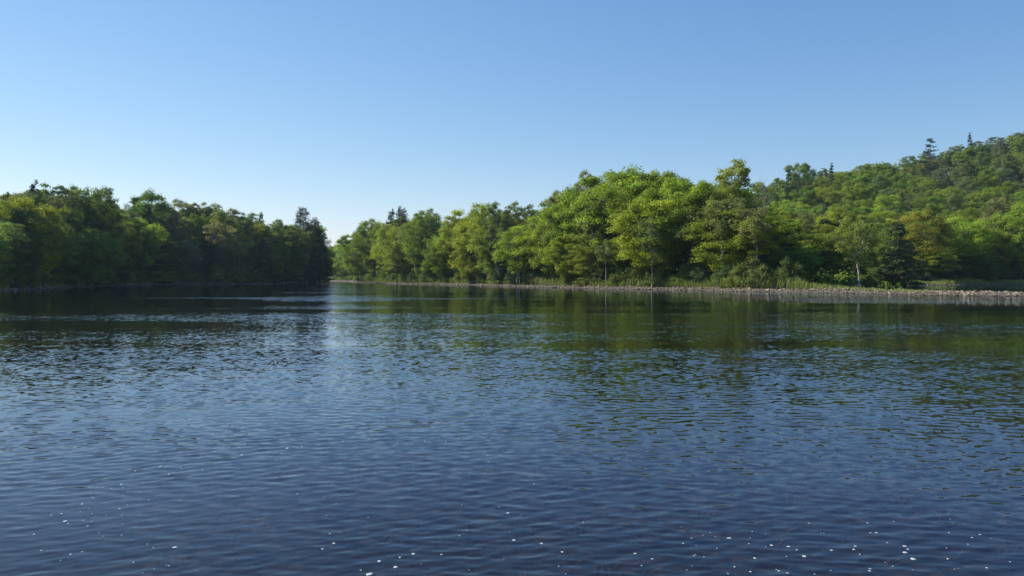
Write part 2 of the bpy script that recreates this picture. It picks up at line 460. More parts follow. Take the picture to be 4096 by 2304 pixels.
ys = np.array(ys + list(np.geomspace(79, 300, 110)) + list(np.geomspace(310, 600, 20)))
us = np.linspace(-1, 1, 1001); us = np.sign(us) * (0.55 * np.abs(us) + 0.45 * np.abs(us) ** 3) * 1.6
UU, YY = np.meshgrid(us, ys)
XX = UU * (YY + 10)
def wind(x, y):
    """how ruffled the surface is: full near the camera, calm under the banks, gusts in mid-river"""
    o = 0.30 + (0.7 + 0.75 * sstep(8, 26, y)) * (1 - sstep(32, 62, y))
    cx = -12 - 54 * (y - 50) / 250.0                      # the open channel up to the gap
    o = np.maximum(o, 2.6 * (0.75 + .3 * vnoise(x, y * 1.0, 9, 61)) * np.exp(-((x - cx) / (4.0 + .045 * y)) ** 2) * sstep(40, 60, y))
    st = sstep(.52, .66, vnoise(x * .16, y * 1.0, 7.5, 62) * .6 + vnoise(x * .3, y, 3.1, 63) * .4)
    o = np.maximum(o, 3.0 * st * sstep(-38, -24, x) * (1 - sstep(2, 14, x)) * sstep(58, 70, y) * (1 - sstep(150, 210, y)))
    o = np.maximum(o, 2.0 * st * sstep(-46, -30, x) * sstep(55, 62, y) * (1 - sstep(76, 95, y)))
    o = np.maximum(o, 3.2 * np.exp(-(((x - 34) / 20) ** 2 + ((y - 68 + (x - 34) * .25) / 11) ** 2) ** 1.5))
    return o
wv = np.column_stack([XX.ravel(), YY.ravel(), wave(XX, YY).ravel()])
nx = len(us); ny = len(ys)
ii = (np.arange(ny - 1)[:, None] * nx + np.arange(nx - 1)[None, :]).ravel()
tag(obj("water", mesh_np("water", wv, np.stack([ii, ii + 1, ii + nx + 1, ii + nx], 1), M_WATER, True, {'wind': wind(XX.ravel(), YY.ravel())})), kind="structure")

# ------------------------------------------------------------------ tree prototypes (unit: metres, root at origin)
def clump_leaves(mb, rng, c, rad, n, size, asp=0.75, flat=0.6, up=0.55, clumpv=None):
    d = rng.normal(size=(n, 3)); d /= np.linalg.norm(d, axis=1, keepdims=True)
    d[:, 2] = np.where(d[:, 2] < -0.25, -d[:, 2] * 0.6, d[:, 2])
    r = rng.random(n) ** 0.45
    off = d * r[:, None] * rad; off[:, 2] *= flat
    off += rng.normal(size=(n, 3)) * rad * .12
    nrm = d * 0.95 + np.array([0, 0, up * .7]) + rng.normal(size=(n, 3)) * 0.5
    cl = rng.random() if clumpv is None else clumpv
    leaves(mb, c + off, nrm, size * rng.uniform(.6, 1.35, n), np.full(n, asp), rng.random(n), np.full(n, cl), rng)

def make_broadleaf(seed, H=18.0, Rr=5.0, base=0.2, nl=12, ncl=8, nleaf=130, size=0.34, lobe=0.42, leafm=None, barkm=None, stems=1,
                   peak=0.5, lean=0.03, open_mid=False, cr=1.0, tr=0.22):
    rng = np.random.default_rng(seed)
    tb = MB(); cb = MB()
    zb = H * base
    tops = []
    for s in range(stems):
        a = rng.uniform(0, 2 * np.pi); sp = 0.0 if stems == 1 else 0.10 * H
        top = np.array([math.cos(a) * sp + rng.normal() * lean * H, math.sin(a) * sp + rng.normal() * lean * H, H * rng.uniform(.8, .88)])
        b0 = np.array([math.cos(a), math.sin(a), 0]) * (0.0 if stems == 1 else 0.35)
        pts = curve_pts(b0 - [0, 0, .6], top, rng, 9, 0, 0.012)
        rad = np.linspace(tr if stems == 1 else tr * .7, 0.035, 9); rad[0] *= 1.4
        tube(tb, pts, rad, 7); tops.append(pts)
    # lobes
    for i in range(nl):
        t = (i + rng.uniform(.1, .9)) / nl
        t = 0.06 + 0.90 * t
        prof = (math.sin(math.pi * min(1, (t / peak) * 0.5)) if t < peak else math.sqrt(max(0, 1 - ((t - peak) / (1 - peak)) ** 2)))
        prof = max(prof, 0.30)
        a = i * 2.399 + rng.uniform(-.5, .5)
        rr = Rr * prof * rng.uniform(.5, .80)
        if t > .92: rr *= .3
        c = np.array([math.cos(a) * rr, math.sin(a) * rr, zb + (H - zb) * t * 0.93])
        L = lobe * Rr * rng.uniform(.75, 1.2) * (0.75 + 0.35 * prof)
        # limb from the nearest stem
        pts = tops[rng.integers(len(tops))]
        zt = max(c[2] - rr * rng.uniform(.6, 1.1) - L * .3, zb * .6)
        k = np.array([np.interp(zt, pts[:, 2], pts[:, 0]), np.interp(zt, pts[:, 2], pts[:, 1]), zt])
        lp = curve_pts(k, c - [0, 0, L * .2], rng, 5, 0.06, 0.03)
        tube(tb, lp, np.linspace(0.10, 0.04, 5) * (tr / .22), 5)
        hue = rng.random()
        for j in range(ncl):
            d = rng.normal(size=3); d /= np.linalg.norm(d)
            d[2] = d[2] * .85 + 0.25
            if open_mid: d[2] = abs(d[2])
            outw = np.array([math.cos(a), math.sin(a), 0.0]) * 0.35
            cc = c + (d + outw) * L * rng.uniform(.65, 1.0)
            if cc[2] > H: cc[2] = H - rng.uniform(0, .5)
            tube(tb, curve_pts(lp[3 if j % 2 else 4], cc, rng, 3, 0.05, 0.03), [0.035, 0.022, 0.01], 3)
            clump_leaves(cb, rng, cc, L * rng.uniform(.45, .72) * cr, int(nleaf * rng.uniform(.7, 1.2)), size, flat=1.05, clumpv=np.clip(hue * .6 + rng.random() * .4, 0, 1))
    leafm = leafm or M_BROAD; barkm = barkm or M_BARK
    ztop = float(np.percentile(np.concatenate(cb.v)[:, 2], 99.7))
    return tb.mesh("trunk", barkm, True), cb.mesh("crown", leafm), ztop, Rr

def make_pine(seed, H=20.0, Rr=4.2, base=0.15, whorls=22, per=5, droop=-0.05, size=0.55, irregular=0.35, nl=34, taper=0.85, leafm=None, flat=0.22):
    rng = np.random.default_rng(seed)
    tb = MB(); cb = MB()
    pts = curve_pts([0, 0, -.6], [rng.normal() * .3, rng.normal() * .3, H], rng, 9, 0, .004)
    rad = np.linspace(.26, .02, 9); tube(tb, pts, rad, 7)
    for i in range(whorls):
        t0 = (i + rng.uniform(-.3, .3)) / whorls
        for j in range(per):
            t = min(max(t0 + rng.normal() * (.5 if irregular > .2 else .3) / whorls, 0), .985)
            z = H * (base + (1 - base) * t)
            if rng.random() < irregular * .35: continue
            a = rng.uniform(0, 2 * np.pi) if irregular > .2 else (j * 2 * np.pi / per + i * 1.1 + rng.normal() * .2)
            L = Rr * ((1 - t) ** taper * .93 + .07) * (1 - irregular * rng.random()) 
            if t < .12: L *= .8
            e = np.array([math.cos(a) * L, math.sin(a) * L, z + L * (droop + rng.normal() * .05)])
            k = np.array([np.interp(z, pts[:, 2], pts[:, 0]), np.interp(z, pts[:, 2], pts[:, 1]), z])
            bp = curve_pts(k, e, rng, 5, -0.06 if droop >= 0 else .05, .015)
            tube(tb, bp, np.linspace(.06, .012, 5), 4)
            n = int(nl * max(.35, L / Rr) * 1.3)
            s = rng.uniform(.18, 1.03, n)
            c = np.stack([np.interp(s, np.linspace(0, 1, 5), bp[:, q]) for q in range(3)], 1)
            lat = np.array([-math.sin(a), math.cos(a), 0]); wdt = L * .28 * (1.15 - s) + .22
            off = rng.normal(size=n) * wdt
            c += lat * off[:, None]; c[:, 2] += rng.normal(size=n) * flat * .5 + .05
            al = np.array([math.cos(a), math.sin(a), droop + .25]) + lat * np.sign(off)[:, None] * .7 + rng.normal(size=(n, 3)) * .35
            nr = np.array([0, 0, 1.0]) + rng.normal(size=(n, 3)) * .5
            leaves(cb, c, nr, size * rng.uniform(.7, 1.3, n), np.full(n, .38), rng.random(n), np.full(n, rng.random()), rng, al)
    return tb.mesh("trunk", M_BARK, True), cb.mesh("crown", leafm or M_PINE), H, Rr

def make_cedar(seed, H=11.0, Rr=2.4):
    rng = np.random.default_rng(seed); tb = MB(); cb = MB()
    pts = curve_pts([0, 0, -.5], [0, 0, H * .95], rng, 7, 0, .006); tube(tb, pts, np.linspace(.16, .02, 7), 6)
    for i in range(130):
        t = rng.random() ** 1.1; a = rng.uniform(0, 2 * np.pi)
        prof = (1 - t) ** .7 * .9 + .1; prof *= min(1, .6 + t * 4)
        rr = Rr * prof * rng.uniform(.55, 1.0)
        c = np.array([math.cos(a) * rr, math.sin(a) * rr, H * (.04 + .94 * t)])
        tube(tb, curve_pts([0, 0, max(.2, c[2] - rr * .3)], c, rng, 3, 0, .02), [.03, .02, .008], 3)
        clump_leaves(cb, rng, c, .75 * (.6 + .4 * prof), 75, .26, asp=.5, flat=.9, up=.3)
    return tb.mesh("trunk", M_BARK, True), cb.mesh("crown", M_CEDAR), H, Rr

def make_shrub(seed, H=3.0, Rr=1.9, n=30, nleaf=95, size=.19, leafm=None):
    rng = np.random.default_rng(seed); tb = MB(); cb = MB()
    for i in range(n):
        a = rng.uniform(0, 2 * np.pi); e = rng.uniform(0.12, 1.0)
        rr = Rr * math.sqrt(max(.05, 1 - e * e * .85)) * rng.uniform(.3, .95)
        c = np.array([math.cos(a) * rr, math.sin(a) * rr, H * e * rng.uniform(.75, 1)])
        tube(tb, curve_pts([math.cos(a) * .15, math.sin(a) * .15, -.25], c, rng, 4, .05, .03), [.04, .03, .02, .008], 4)
        clump_leaves(cb, rng, c, rng.uniform(.4, .7) * Rr / 1.9, nleaf, size, asp=.55, flat=.9, up=.4)
        # upright shoots
        for k in range(2):
            m = 9; p = c + np.array([0, 0, 1.0]) * np.linspace(.2, .9, m)[:, None] * rng.uniform(.5, 1) * H * .28 + rng.normal(size=(m, 3)) * .06
            leaves(cb, p, rng.normal(size=(m, 3)) + [0, 0, .3], size * rng.uniform(.7, 1.2, m), np.full(m, .5), rng.random(m), np.full(m, rng.random()), rng)
    return tb.mesh("stems", M_BARK, True), cb.mesh("foliage", leafm or M_SHRUB), H, Rr

def make_snag(seed, H=14.0, barkm=None):
    rng = np.random.default_rng(seed); tb = MB(); cb = MB()
    pts = curve_pts([0, 0, -.5], [.4, 0, H * .86], rng, 8, 0, .01); tube(tb, pts, np.linspace(.15, .03, 8), 6)
    for i in range(16):
        z = H * (.5 + .5 * i / 16); a = rng.uniform(0, 2 * np.pi); L = rng.uniform(1.2, 2.8) * (1.15 - i / 18)
        zt = min(z, H * .84)
        k = np.array([np.interp(zt, pts[:, 2], pts[:, 0]), np.interp(zt, pts[:, 2], pts[:, 1]), zt])
        e = k + [math.cos(a) * L * .7, math.sin(a) * L * .7, L * .95]
        bp = curve_pts(k, e, rng, 4, -.08, .03); tube(cb, bp, [.05, .035, .022, .01], 4)
        for j in range(4):
            s = bp[1 + j % 3]; tube(cb, curve_pts(s, s + rng.normal(size=3) * .5 + [0, 0, .8], rng, 3, 0, .03), [.022, .015, .007], 3)
    return tb.mesh("trunk", barkm or M_GREYBARK, True), cb.mesh("bare_branches", barkm or M_GREYBARK, True), H, 2.2

PROTO = {
    'maple': [make_broadleaf(100 + i, 18, 5.0, [.08, .14, .2, .1, .16][i], 17, 9, 150, .27, .40) for i in range(5)],
    'dome': [make_broadleaf(120 + i, 20, 6.6, .36, 20, 10, 150, .28, .30, open_mid=True, peak=.55, tr=.3) for i in range(3)],
    'poplar': [make_broadleaf(140 + i, 18, 3.1, .24, 24, 8, 95, .22, .40, leafm=M_POPLAR, barkm=M_GREYBARK, cr=1.0, tr=.16) for i in range(4)],
    'birch': [make_broadleaf(160 + i, 15, 3.2, [.50, .50, .50, .30][i], 14, 8, 75, .25, .42, leafm=M_POPLAR, barkm=M_BIRCH, stems=[1, 2, 3, 1][i], tr=.17) for i in range(4)],
    'hill': [make_broadleaf(180 + i, 15, 4.6, .12, 16, 9, 135, .28, .42) for i in range(4)],
    'pine': [make_pine(200 + i, 20, 4.4, .14, 24, 6, 0.12, .46, .42, 60, .6, flat=.4) for i in range(3)],
    'spruce': [make_pine(220 + i, 18, 3.2, .05, 24, 7, -0.2, .40, .3, 40, .9, flat=.25) for i in range(2)],
    'bushy': [make_pine(235 + i, 21, 4.6, .06, 26, 7, 0.18, .46, .25, 62, .42, flat=.7) for i in range(2)],
    'layered': [make_pine(230, 22, 6.0, .2, 14, 6, 0.08, .5, .45, 90, .6, flat=.18)],
    'cedar': [make_cedar(240 + i) for i in range(2)],
    'shrub': [make_shrub(260 + i) for i in range(4)],
    'willow': [make_shrub(280 + i, 4.2, 2.3, 36, 95, .2) for i in range(2)],
    'snag': [make_snag(300 + i) for i in range(2)],
}
NAMES = {'bushy': 'pine_tree', 'layered': 'pine_tree', 'maple': 'broadleaf_tree', 'dome': 'broadleaf_tree', 'poplar': 'poplar_tree', 'birch': 'birch_tree', 'hill': 'broadleaf_tree', 'pine': 'pine_tree',
         'spruce': 'spruce_tree', 'cedar': 'cedar_tree', 'shrub': 'shrub', 'willow': 'shrub', 'snag': 'dead_tree'}
TINT = {   # multiplies the leaf colour of the kind
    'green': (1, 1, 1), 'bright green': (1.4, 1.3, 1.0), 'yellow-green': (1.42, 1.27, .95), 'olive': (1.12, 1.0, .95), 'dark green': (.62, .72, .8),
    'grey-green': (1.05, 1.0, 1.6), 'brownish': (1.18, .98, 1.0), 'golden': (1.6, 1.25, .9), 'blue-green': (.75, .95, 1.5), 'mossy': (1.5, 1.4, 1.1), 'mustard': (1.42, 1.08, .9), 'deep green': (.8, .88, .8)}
prng = random.Random(5)
TREES = []     # records for labelling
def plant(kind, x, y, H, width=None, tint='green', proto=None, rot=None, group=None, label=None, cat=None, lean=None, z=None, sink=0.0, row=None):
    ps = PROTO[kind]; tm, cm, h0, r0 = ps[prng.randrange(len(ps)) if proto is None else proto % len(ps)]
    if z is None: z = tz(x, y)
    o = bpy.data.objects.new(NAMES[kind], None); COL.objects.link(o)
    o.empty_display_size = 1
    o.location = (x, y, z - sink)
    sz = H / h0
    sx = sz * prng.uniform(.9, 1.15) if width is None else width / (2 * r0)
    o.scale = (sx, sx, sz)
    o.rotation_euler = (lean[0] if lean else prng.gauss(0, .02), lean[1] if lean else prng.gauss(0, .02), prng.uniform(0, 6.28) if rot is None else rot)
    if lean: o.rotation_mode = 'ZYX'; 
    a = bpy.data.objects.new(tm.name.split('.')[0], tm); b = bpy.data.objects.new(cm.name.split('.')[0], cm)
    for c in (a, b):
        COL.objects.link(c); c.parent = o
    tn = TINT[tint] if not (row or '').startswith('tier') else tuple(c * k_ for c, k_ in zip(TINT[tint], (.97, 1.0, 1.02))); j = [prng.uniform(.88, 1.14) for _ in range(3)]; br = prng.uniform(.88, 1.14)
    b.color = (tn[0] * j[0] * br, tn[1] * br, tn[2] * j[2] * br, 1)
    rec = dict(o=o, kind=kind, tint=tint, x=x, y=y, H=H, px=2048 + x / y * FPX, row=row, label=label, group=group)
    TREES.append(rec)
    if label: o["label"] = label
    o["category"] = cat or ('shrub' if kind in ('shrub', 'willow') else 'tree')
    if group: o["group"] = group
    return o
def plant_px(kind, px, ytop, D, **k):
    x = W(px, D); z = tz(x, D)
    H = (HOR - ytop) / FPX * D + CAMH - z
    k.setdefault('z', z)
    return plant(kind, x, D, H, **k)

# ------------------------------------------------------------------ LEFT BANK
SKY_L = ([-200, 0, 60, 120, 180, 300, 420, 470, 600, 690, 780, 850, 900, 960, 1060, 1130, 1170, 1240, 1275, 1300, 1316],
         [745, 780, 765, 750, 770, 775, 800, 815, 800, 830, 835, 825, 850, 858, 872, 890, 900, 880, 915, 980, 1030])
def shore_L(px):   # distance of the left shoreline along that line of sight
    return float(np.interp(px, [-400, -200, 0, 130, 300, 600, 900, 1150, 1290], [85, 98, 118, 130, 163, 205, 220, 245, 268]))
GL = "trees on the shaded left bank"
HL = [  # hero trees: kind, px, top y, metres behind shoreline, width m, tint, proto, label
    ('pine', 128, 722, 26, 7.0, 'dark green', 0, "tall dark pine with a ragged spiky top above the far left bank"),
    ('maple', 95, 800, 9, 9.5, 'yellow-green', 0, "pale yellow-green leafy tree at the left edge beneath the ragged pine"),
    ('pine', 20, 770, 20, 6.5, 'olive', 1, "spiky conifer top poking up at the extreme left edge"),
    ('poplar', 215, 742, 24, 9.0, 'dark green', 0, "flat-topped dark tree just right of the ragged spiky pine"),
    ('poplar', 290, 748, 26, 7.5, 'dark green', 1, "thin-crowned dark tree right of the flat-topped one on left skyline"),
    ('maple', 375, 757, 15, 12.0, 'deep green', 1, "big dark round-crowned tree in the middle of the left skyline"),
    ('pine', 345, 748, 24, 5.5, 'dark green', 2, "thin spiky conifer beside the big dark round-crowned tree"),
    ('poplar', 430, 752, 27, 6.5, 'dark green', 2, "ragged dark tree top behind the big round-crowned tree"),
    ('dome', 600, 768, 18, 12.5, 'deep green', 0, "dome-crowned tree with sky holes standing alone above left treeline"),
    ('maple', 560, 872, 6, 11.0, 'yellow-green', 2, "bright yellow-green tree in front of the dome-crowned tree"),
    ('maple', 175, 880, 5, 5.0, 'yellow-green', 3, "small yellow-green sapling glowing before dark trees on left bank"),
    ('poplar', 720, 800, 24, 9, 'green', 3, "leafy tree topping the slope right of the dome-crowned tree"),
    ('poplar', 790, 812, 22, 8, 'olive', 0, "olive tree beside the thin bare branches on the left skyline"),
    ('poplar', 850, 818, 20, 9, 'olive', 1, "rounded olive tree right of the bare branches on left skyline"),
    ('poplar', 925, 838, 20, 9, 'grey-green', 2, "dark rounded tree top in the sagging middle of the left skyline"),
    ('poplar', 1000, 854, 18, 9, 'grey-green', 3, "low grey-green tree top left of the tiny spire conifer"),
    ('pine', 1045, 850, 20, 6, 'dark green', 1, "little spire conifer on the left skyline before the pine point"),
    ('poplar', 1115, 880, 14, 7.5, 'green', 1, "soft light tree top a little left of the pine point"),
    ('bushy', 1208, 832, 12, 11.5, 'dark green', 0, "tallest dark pine with bushy flat head at the left point"),
    ('bushy', 1252, 872, 8, 11.0, 'dark green', 1, "dark pine with layered boughs leaning over water at the point"),
    ('bushy', 1276, 930, 3, 8.0, 'dark green', 0, "short dark pine closing the tip of the left point"),
    ('maple', 1262, 905, 5, 9.0, 'dark green', 3, "dark full leafy tree between the pines at the left point"),
    ('maple', 1170, 905, 6, 9.5, 'dark green', 0, "dark full leafy tree left of the tallest pine, down to the water"),
    ('cedar', 1296, 985, 2, 6.0, 'dark green', 0, "small dense conifer bending over the water at the very point"),
    ('birch', 880, 890, 7, 8.0, 'brownish', 2, "pale multi-stemmed tree with thin brownish crown on the left bank"),
    ('birch', 958, 930, 5, 6.5, 'yellow-green', 0, "leaning pale-stemmed tree right of the multi-stemmed brownish one"),
    ('birch', 1222, 918, 6, 8.0, 'olive', 1, "olive birch with faint white stems in front of tallest pine"),
    ('cedar', 300, 905, 5, 6.0, 'dark green', 0, "dense dark conifer standing in the deepest shade of left bank"),
    ('cedar', 460, 930, 5, 6.5, 'dark green', 1, "dark low conifer right of the deepest shade on left bank"),
    ('maple', 680, 960, 4, 7.0, 'dark green', 1, "dark bushy tree at water's edge with a leafy top fringe"),
    ('poplar', 745, 962, 4, 7.0, 'grey-green', 2, "low grey-green tree right of the dark bushy waterside tree"),
    ('snag', 765, 805, 22, 5, 'green', 0, "bare thin-branched dead tree against the sky on left bank"),
]
for kd, px, yt, back, wd, tn, pr, lb in HL:
    plant_px(kd, px, yt, shore_L(px) + back, width=wd, tint=tn, proto=pr, label=lb, group=GL if kd != 'snag' else None)
# fill rows
def fill_row(pxs, shore, back, skyf, drop, kinds, tints, row, group, wr_, jit=10):
    for px in pxs:
        p = px + prng.uniform(-jit, jit); D = shore(p) + back + prng.uniform(-2.5, 2.5)
        yt = np.interp(p, *skyf) + prng.uniform(*drop)
        kd = prng.choice(kinds)
        wv_ = prng.uniform(*wr_)
        if kd in ('pine', 'cedar', 'spruce', 'poplar', 'birch'): wv_ *= .72
        plant_px(kd, p, yt, D, width=wv_, tint=prng.choice(tints), row=row, group=group)
fill_row(np.arange(-60, 1290, 46), shore_L, 6, SKY_L, (75, 150), ['maple', 'maple', 'cedar', 'poplar', 'maple'], ['green', 'deep green', 'olive', 'dark green', 'grey-green'], 'left_front', GL, (7, 9.5))
fill_row(np.arange(-40, 1290, 44), shore_L, 14, SKY_L, (18, 60), ['maple', 'poplar', 'maple', 'pine', 'poplar'], ['olive', 'deep green', 'dark green', 'grey-green', 'brownish', 'green'], 'left_middle', GL, (8, 10.5))
fill_row(np.arange(-60, 1260, 50), shore_L, 26, SKY_L, (2, 26), ['poplar', 'maple', 'poplar', 'pine'], ['deep green', 'olive', 'green', 'grey-green'], 'left_back', GL, (8, 10.5))
fill_row(np.arange(-60, 1230, 60), shore_L, 38, SKY_L, (6, 30), ['maple'], ['deep green', 'dark green'], 'left_rear', GL, (10, 12))

# ------------------------------------------------------------------ CENTRE BANK AND RIGHT HILL
def shore_R(px):
    return float(np.interp(px, [1400, 1420, 1600, 1750, 2050, 2400, 2800, 3100, 3400, 3700, 4096], [312, 303, 236, 220, 172, 138, 120, 106, 98, 90, 82]))
SKY_C = ([1370, 1400, 1440, 1500, 1560, 1640, 1700, 1750, 1800, 1900, 2000, 2080, 2130, 2180, 2230, 2300, 2370, 2450, 2600, 2680, 2750, 2850, 2930, 3000],
         [990, 950, 905, 870, 850, 838, 845, 862, 850, 830, 835, 845, 850, 800, 765, 740, 700, 685, 690, 712, 715, 730, 745, 760])
GC = "trees of the sunlit centre bank"
HC = [
    ('dome', 2480, 684, 17, 17.5, 'bright green', 0, "largest maple with spreading dome crown and dark limbs, centre bank"),
    ('dome', 2620, 690, 20, 14, 'bright green', 1, "spreading maple joined to the right side of the largest dome maple"),
    ('maple', 2300, 752, 13, 12, 'bright green', 1, "broad bright maple stepping down left of the largest dome maple"),
    ('maple', 2735, 712, 14, 13, 'bright green', 2, "big bright maple between largest dome maple and tall poplar"),
    ('maple', 2610, 800, 8, 12, 'yellow-green', 3, "maple with yellow-green clumps before the spreading one, pale trunk"),
    ('dome', 2850, 728, 12, 11, 'bright green', 2, "round leafy maple hugging the left of the tall ragged poplar"),
    ('poplar', 2952, 650, 14, 8.0, 'yellow-green', 0, "tallest ragged yellow-green poplar rising above the maples"),
    ('birch', 2905, 790, 6.5, 6.5, 'green', 1, "white-stemmed twin birch directly below the tallest ragged poplar"),
    ('birch', 3018, 830, 7, 6.0, 'olive', 0, "slim white birch right of the twin birch, thin crown"),
    ('snag', 3062, 700, 12, 4.5, 'green', 1, "grey bare-topped dead tree rising left of the hillside"),
    ('poplar', 2332, 684, 24, 5.6, 'grey-green', 1, "thin grey-green poplar top poking out left of the dome maple"),
    ('poplar', 2240, 765, 22, 4.2, 'grey-green', 2, "small grey tuft of poplar on the shoulder of the broad maple"),
    ('poplar', 2055, 812, 16, 6, 'olive', 3, "tall olive-brown poplar in the dip left of the maple group"),
    ('poplar', 2110, 822, 18, 4.5, 'olive', 0, "slender poplar right of the olive-brown one in the dip"),
    ('pine', 1560, 838, 25, 8, 'dark green', 1, "dark flat-headed pine behind the left end of centre bank"),
    ('bushy', 1608, 828, 22, 9, 'green', 1, "bushy pine top beside the dark flat-headed pine"),
    ('maple', 2100, 905, 6, 11, 'yellow-green', 4, "brightest yellow-green maple overhanging three pale stems"),
    ('birch', 2075, 930, 2.5, 4.5, 'green', 2, "three pale slanting birch stems under the brightest yellow-green maple"),
    ('maple', 1430, 925, 4, 12, 'green', 0, "rounded maple at the left tip of the centre bank"),
    ('maple', 1490, 880, 10, 13, 'green', 1, "rounded maple rising behind the one at the left tip"),
    ('maple', 1590, 960, 3, 10, 'green', 2, "low leafy maple over the water near the fallen tree"),
    ('maple', 1700, 850, 9, 13, 'green', 3, "broad green maple midway along the left half of centre bank"),
    ('poplar', 1720, 838, 16, 6.5, 'olive', 3, "olive poplar standing up from the broad green maple"),
    ('maple', 1850, 842, 9, 12, 'bright green', 4, "bright maple left of the long grey trunk on centre bank"),
    ('maple', 1960, 815, 11, 11, 'bright green', 2, "ragged-topped bright maple at the long grey trunk"),
    ('poplar', 1985, 812, 8, 5.5, 'green', 2, "slim tree with a long grey trunk between bright maples"),
    ('maple', 1760, 965, 4, 9, 'green', 1, "low rounded maple above the grassy edge, centre bank"),
    ('maple', 1880, 925, 5, 9, 'yellow-green', 0, "low yellowish maple right of the low rounded one"),
    ('maple', 2200, 860, 8, 9.5, 'bright green', 3, "bright leafy maple between the dip and the broad maple"),
    ('maple', 2260, 940, 5, 8, 'yellow-green', 1, "low yellow-green maple in front of the broad maple"),
    ('maple', 2345, 985, 5, 7, 'olive', 2, "low shaded maple with a bright bough near the dark gap"),
    ('birch', 2425, 960, 3, 3.6, 'deep green', 0, "thin leaning pale trunk in the dark gap under dome maple"),
    ('birch', 2608, 880, 3, 4.0, 'green', 0, "single bright white trunk at the foot of the maples"),
    ('cedar', 2000, 1035, 4, 5, 'blue-green', 0, "small blue-green cedar left of the three pale stems"),
    ('cedar', 2060, 1030, 3.5, 4.5, 'blue-green', 1, "small blue-green cedar under the brightest maple"),
]
for kd, px, yt, back, wd, tn, pr, lb in HC:
    D = shore_R(px) + back
    plant_px(kd, px, yt, D, width=wd * D / (shore_R(px) + 10), tint=tn, proto=pr, label=lb, group=GC if kd != 'snag' else None)
fill_row(np.arange(1440, 3060, 62), shore_R, 12, SKY_C, (35, 110), ['maple', 'maple', 'dome', 'poplar'], ['green', 'bright green', 'deep green', 'yellow-green'], 'centre_middle', GC, (8.5, 11.5))
fill_row(np.arange(1430, 2960, 62), shore_R, 24, SKY_C, (12, 50), ['maple', 'poplar', 'maple'], ['green', 'olive', 'deep green', 'bright green'], 'centre_back', GC, (9, 12))
fill_row(np.arange(1450, 3000, 75), shore_R, 38, SKY_C, (25, 60), ['maple', 'hill'], ['deep green', 'green'], 'centre_rear', GC, (11, 14))

# trees across the upstream gap
for i, (px, yt, D, tn) in enumerate([(1302, 990, 418, 'green'), (1322, 985, 425, 'deep green'), (1346, 978, 428, 'green'), (1366, 972, 418, 'bright green'), (1388, 968, 405, 'bright green'), (1405, 960, 380, 'green'),
                                     (1285, 985, 430, 'green'), (1335, 1030, 408, 'bright green'), (1360, 1035, 402, 'green'), (1382, 1020, 385, 'green'), (1312, 1040, 412, 'deep green')]):
    plant_px('maple', px, yt, D, width=12, tint=tn, proto=i, group="trees across the upstream gap", row='gap')

# right: flat wood behind the bar, then the hillside
GH = "hardwoods covering the right-hand hillside"
HR = [ # kind, px, ytop, D, width, tint, proto, label
    ('birch', 3430, 862, 124, 6.6, 'yellow-green', 3, "leaning white-trunked birch with pale crown beside the gravel bar"),
    ('maple', 3115, 870, 138, 9.0, 'yellow-green', 1, "yellowish rounded tree right of the slim white birch"),
    ('maple', 3215, 985, 126, 6.0, 'bright green', 2, "small vivid green tree low down at the foot of the hill"),
    ('maple', 3320, 900, 140, 9.5, 'olive', 0, "olive tree left of the leaning white-trunked birch"),
    ('maple', 3690, 848, 214, 13, 'mustard', 3, "mustard-topped rounded tree above the back channel"),
    ('maple', 3850, 868, 216, 15, 'yellow-green', 4, "wide yellow-green tree right of the mustard-topped one"),
    ('poplar', 3985, 795, 222, 8, 'brownish', 0, "brownish-topped tree with pale trunk near the right edge"),
    ('maple', 4080, 820, 214, 13, 'bright green', 1, "tall bright green tree against the right edge by channel"),
    ('cedar', 3585, 890, 185, 9, 'mossy', 0, "dark green conifer right of the leaning birch"),
    ('cedar', 3620, 970, 190, 11, 'mossy', 1, "dark dome of low conifer at the head of the channel"),
    ('maple', 3745, 1000, 211, 12, 'bright green', 2, "bright low tree spreading boughs over the back channel"),
    ('maple', 3895, 1015, 213, 11, 'blue-green', 3, "low blue-green tree with layered boughs beside back channel"),
    ('cedar', 3060, 930, 128, 4.5, 'deep green', 1, "drooping green conifer just right of the slim white birch"),
    ('cedar', 3160, 940, 130, 4.5, 'deep green', 0, "drooping green conifer left of the small vivid green tree"),
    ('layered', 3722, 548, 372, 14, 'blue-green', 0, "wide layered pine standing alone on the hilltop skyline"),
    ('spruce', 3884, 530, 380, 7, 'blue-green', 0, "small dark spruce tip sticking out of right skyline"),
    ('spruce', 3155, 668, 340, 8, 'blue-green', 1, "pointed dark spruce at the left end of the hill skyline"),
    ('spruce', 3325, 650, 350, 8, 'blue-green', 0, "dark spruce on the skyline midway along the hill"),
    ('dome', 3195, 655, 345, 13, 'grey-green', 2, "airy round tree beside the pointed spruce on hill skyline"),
]
for kd, px, yt, D, wd, tn, pr, lb in HR:
    plant_px(kd, px, yt, D, width=wd, tint=tn, proto=pr, label=lb, group=None)
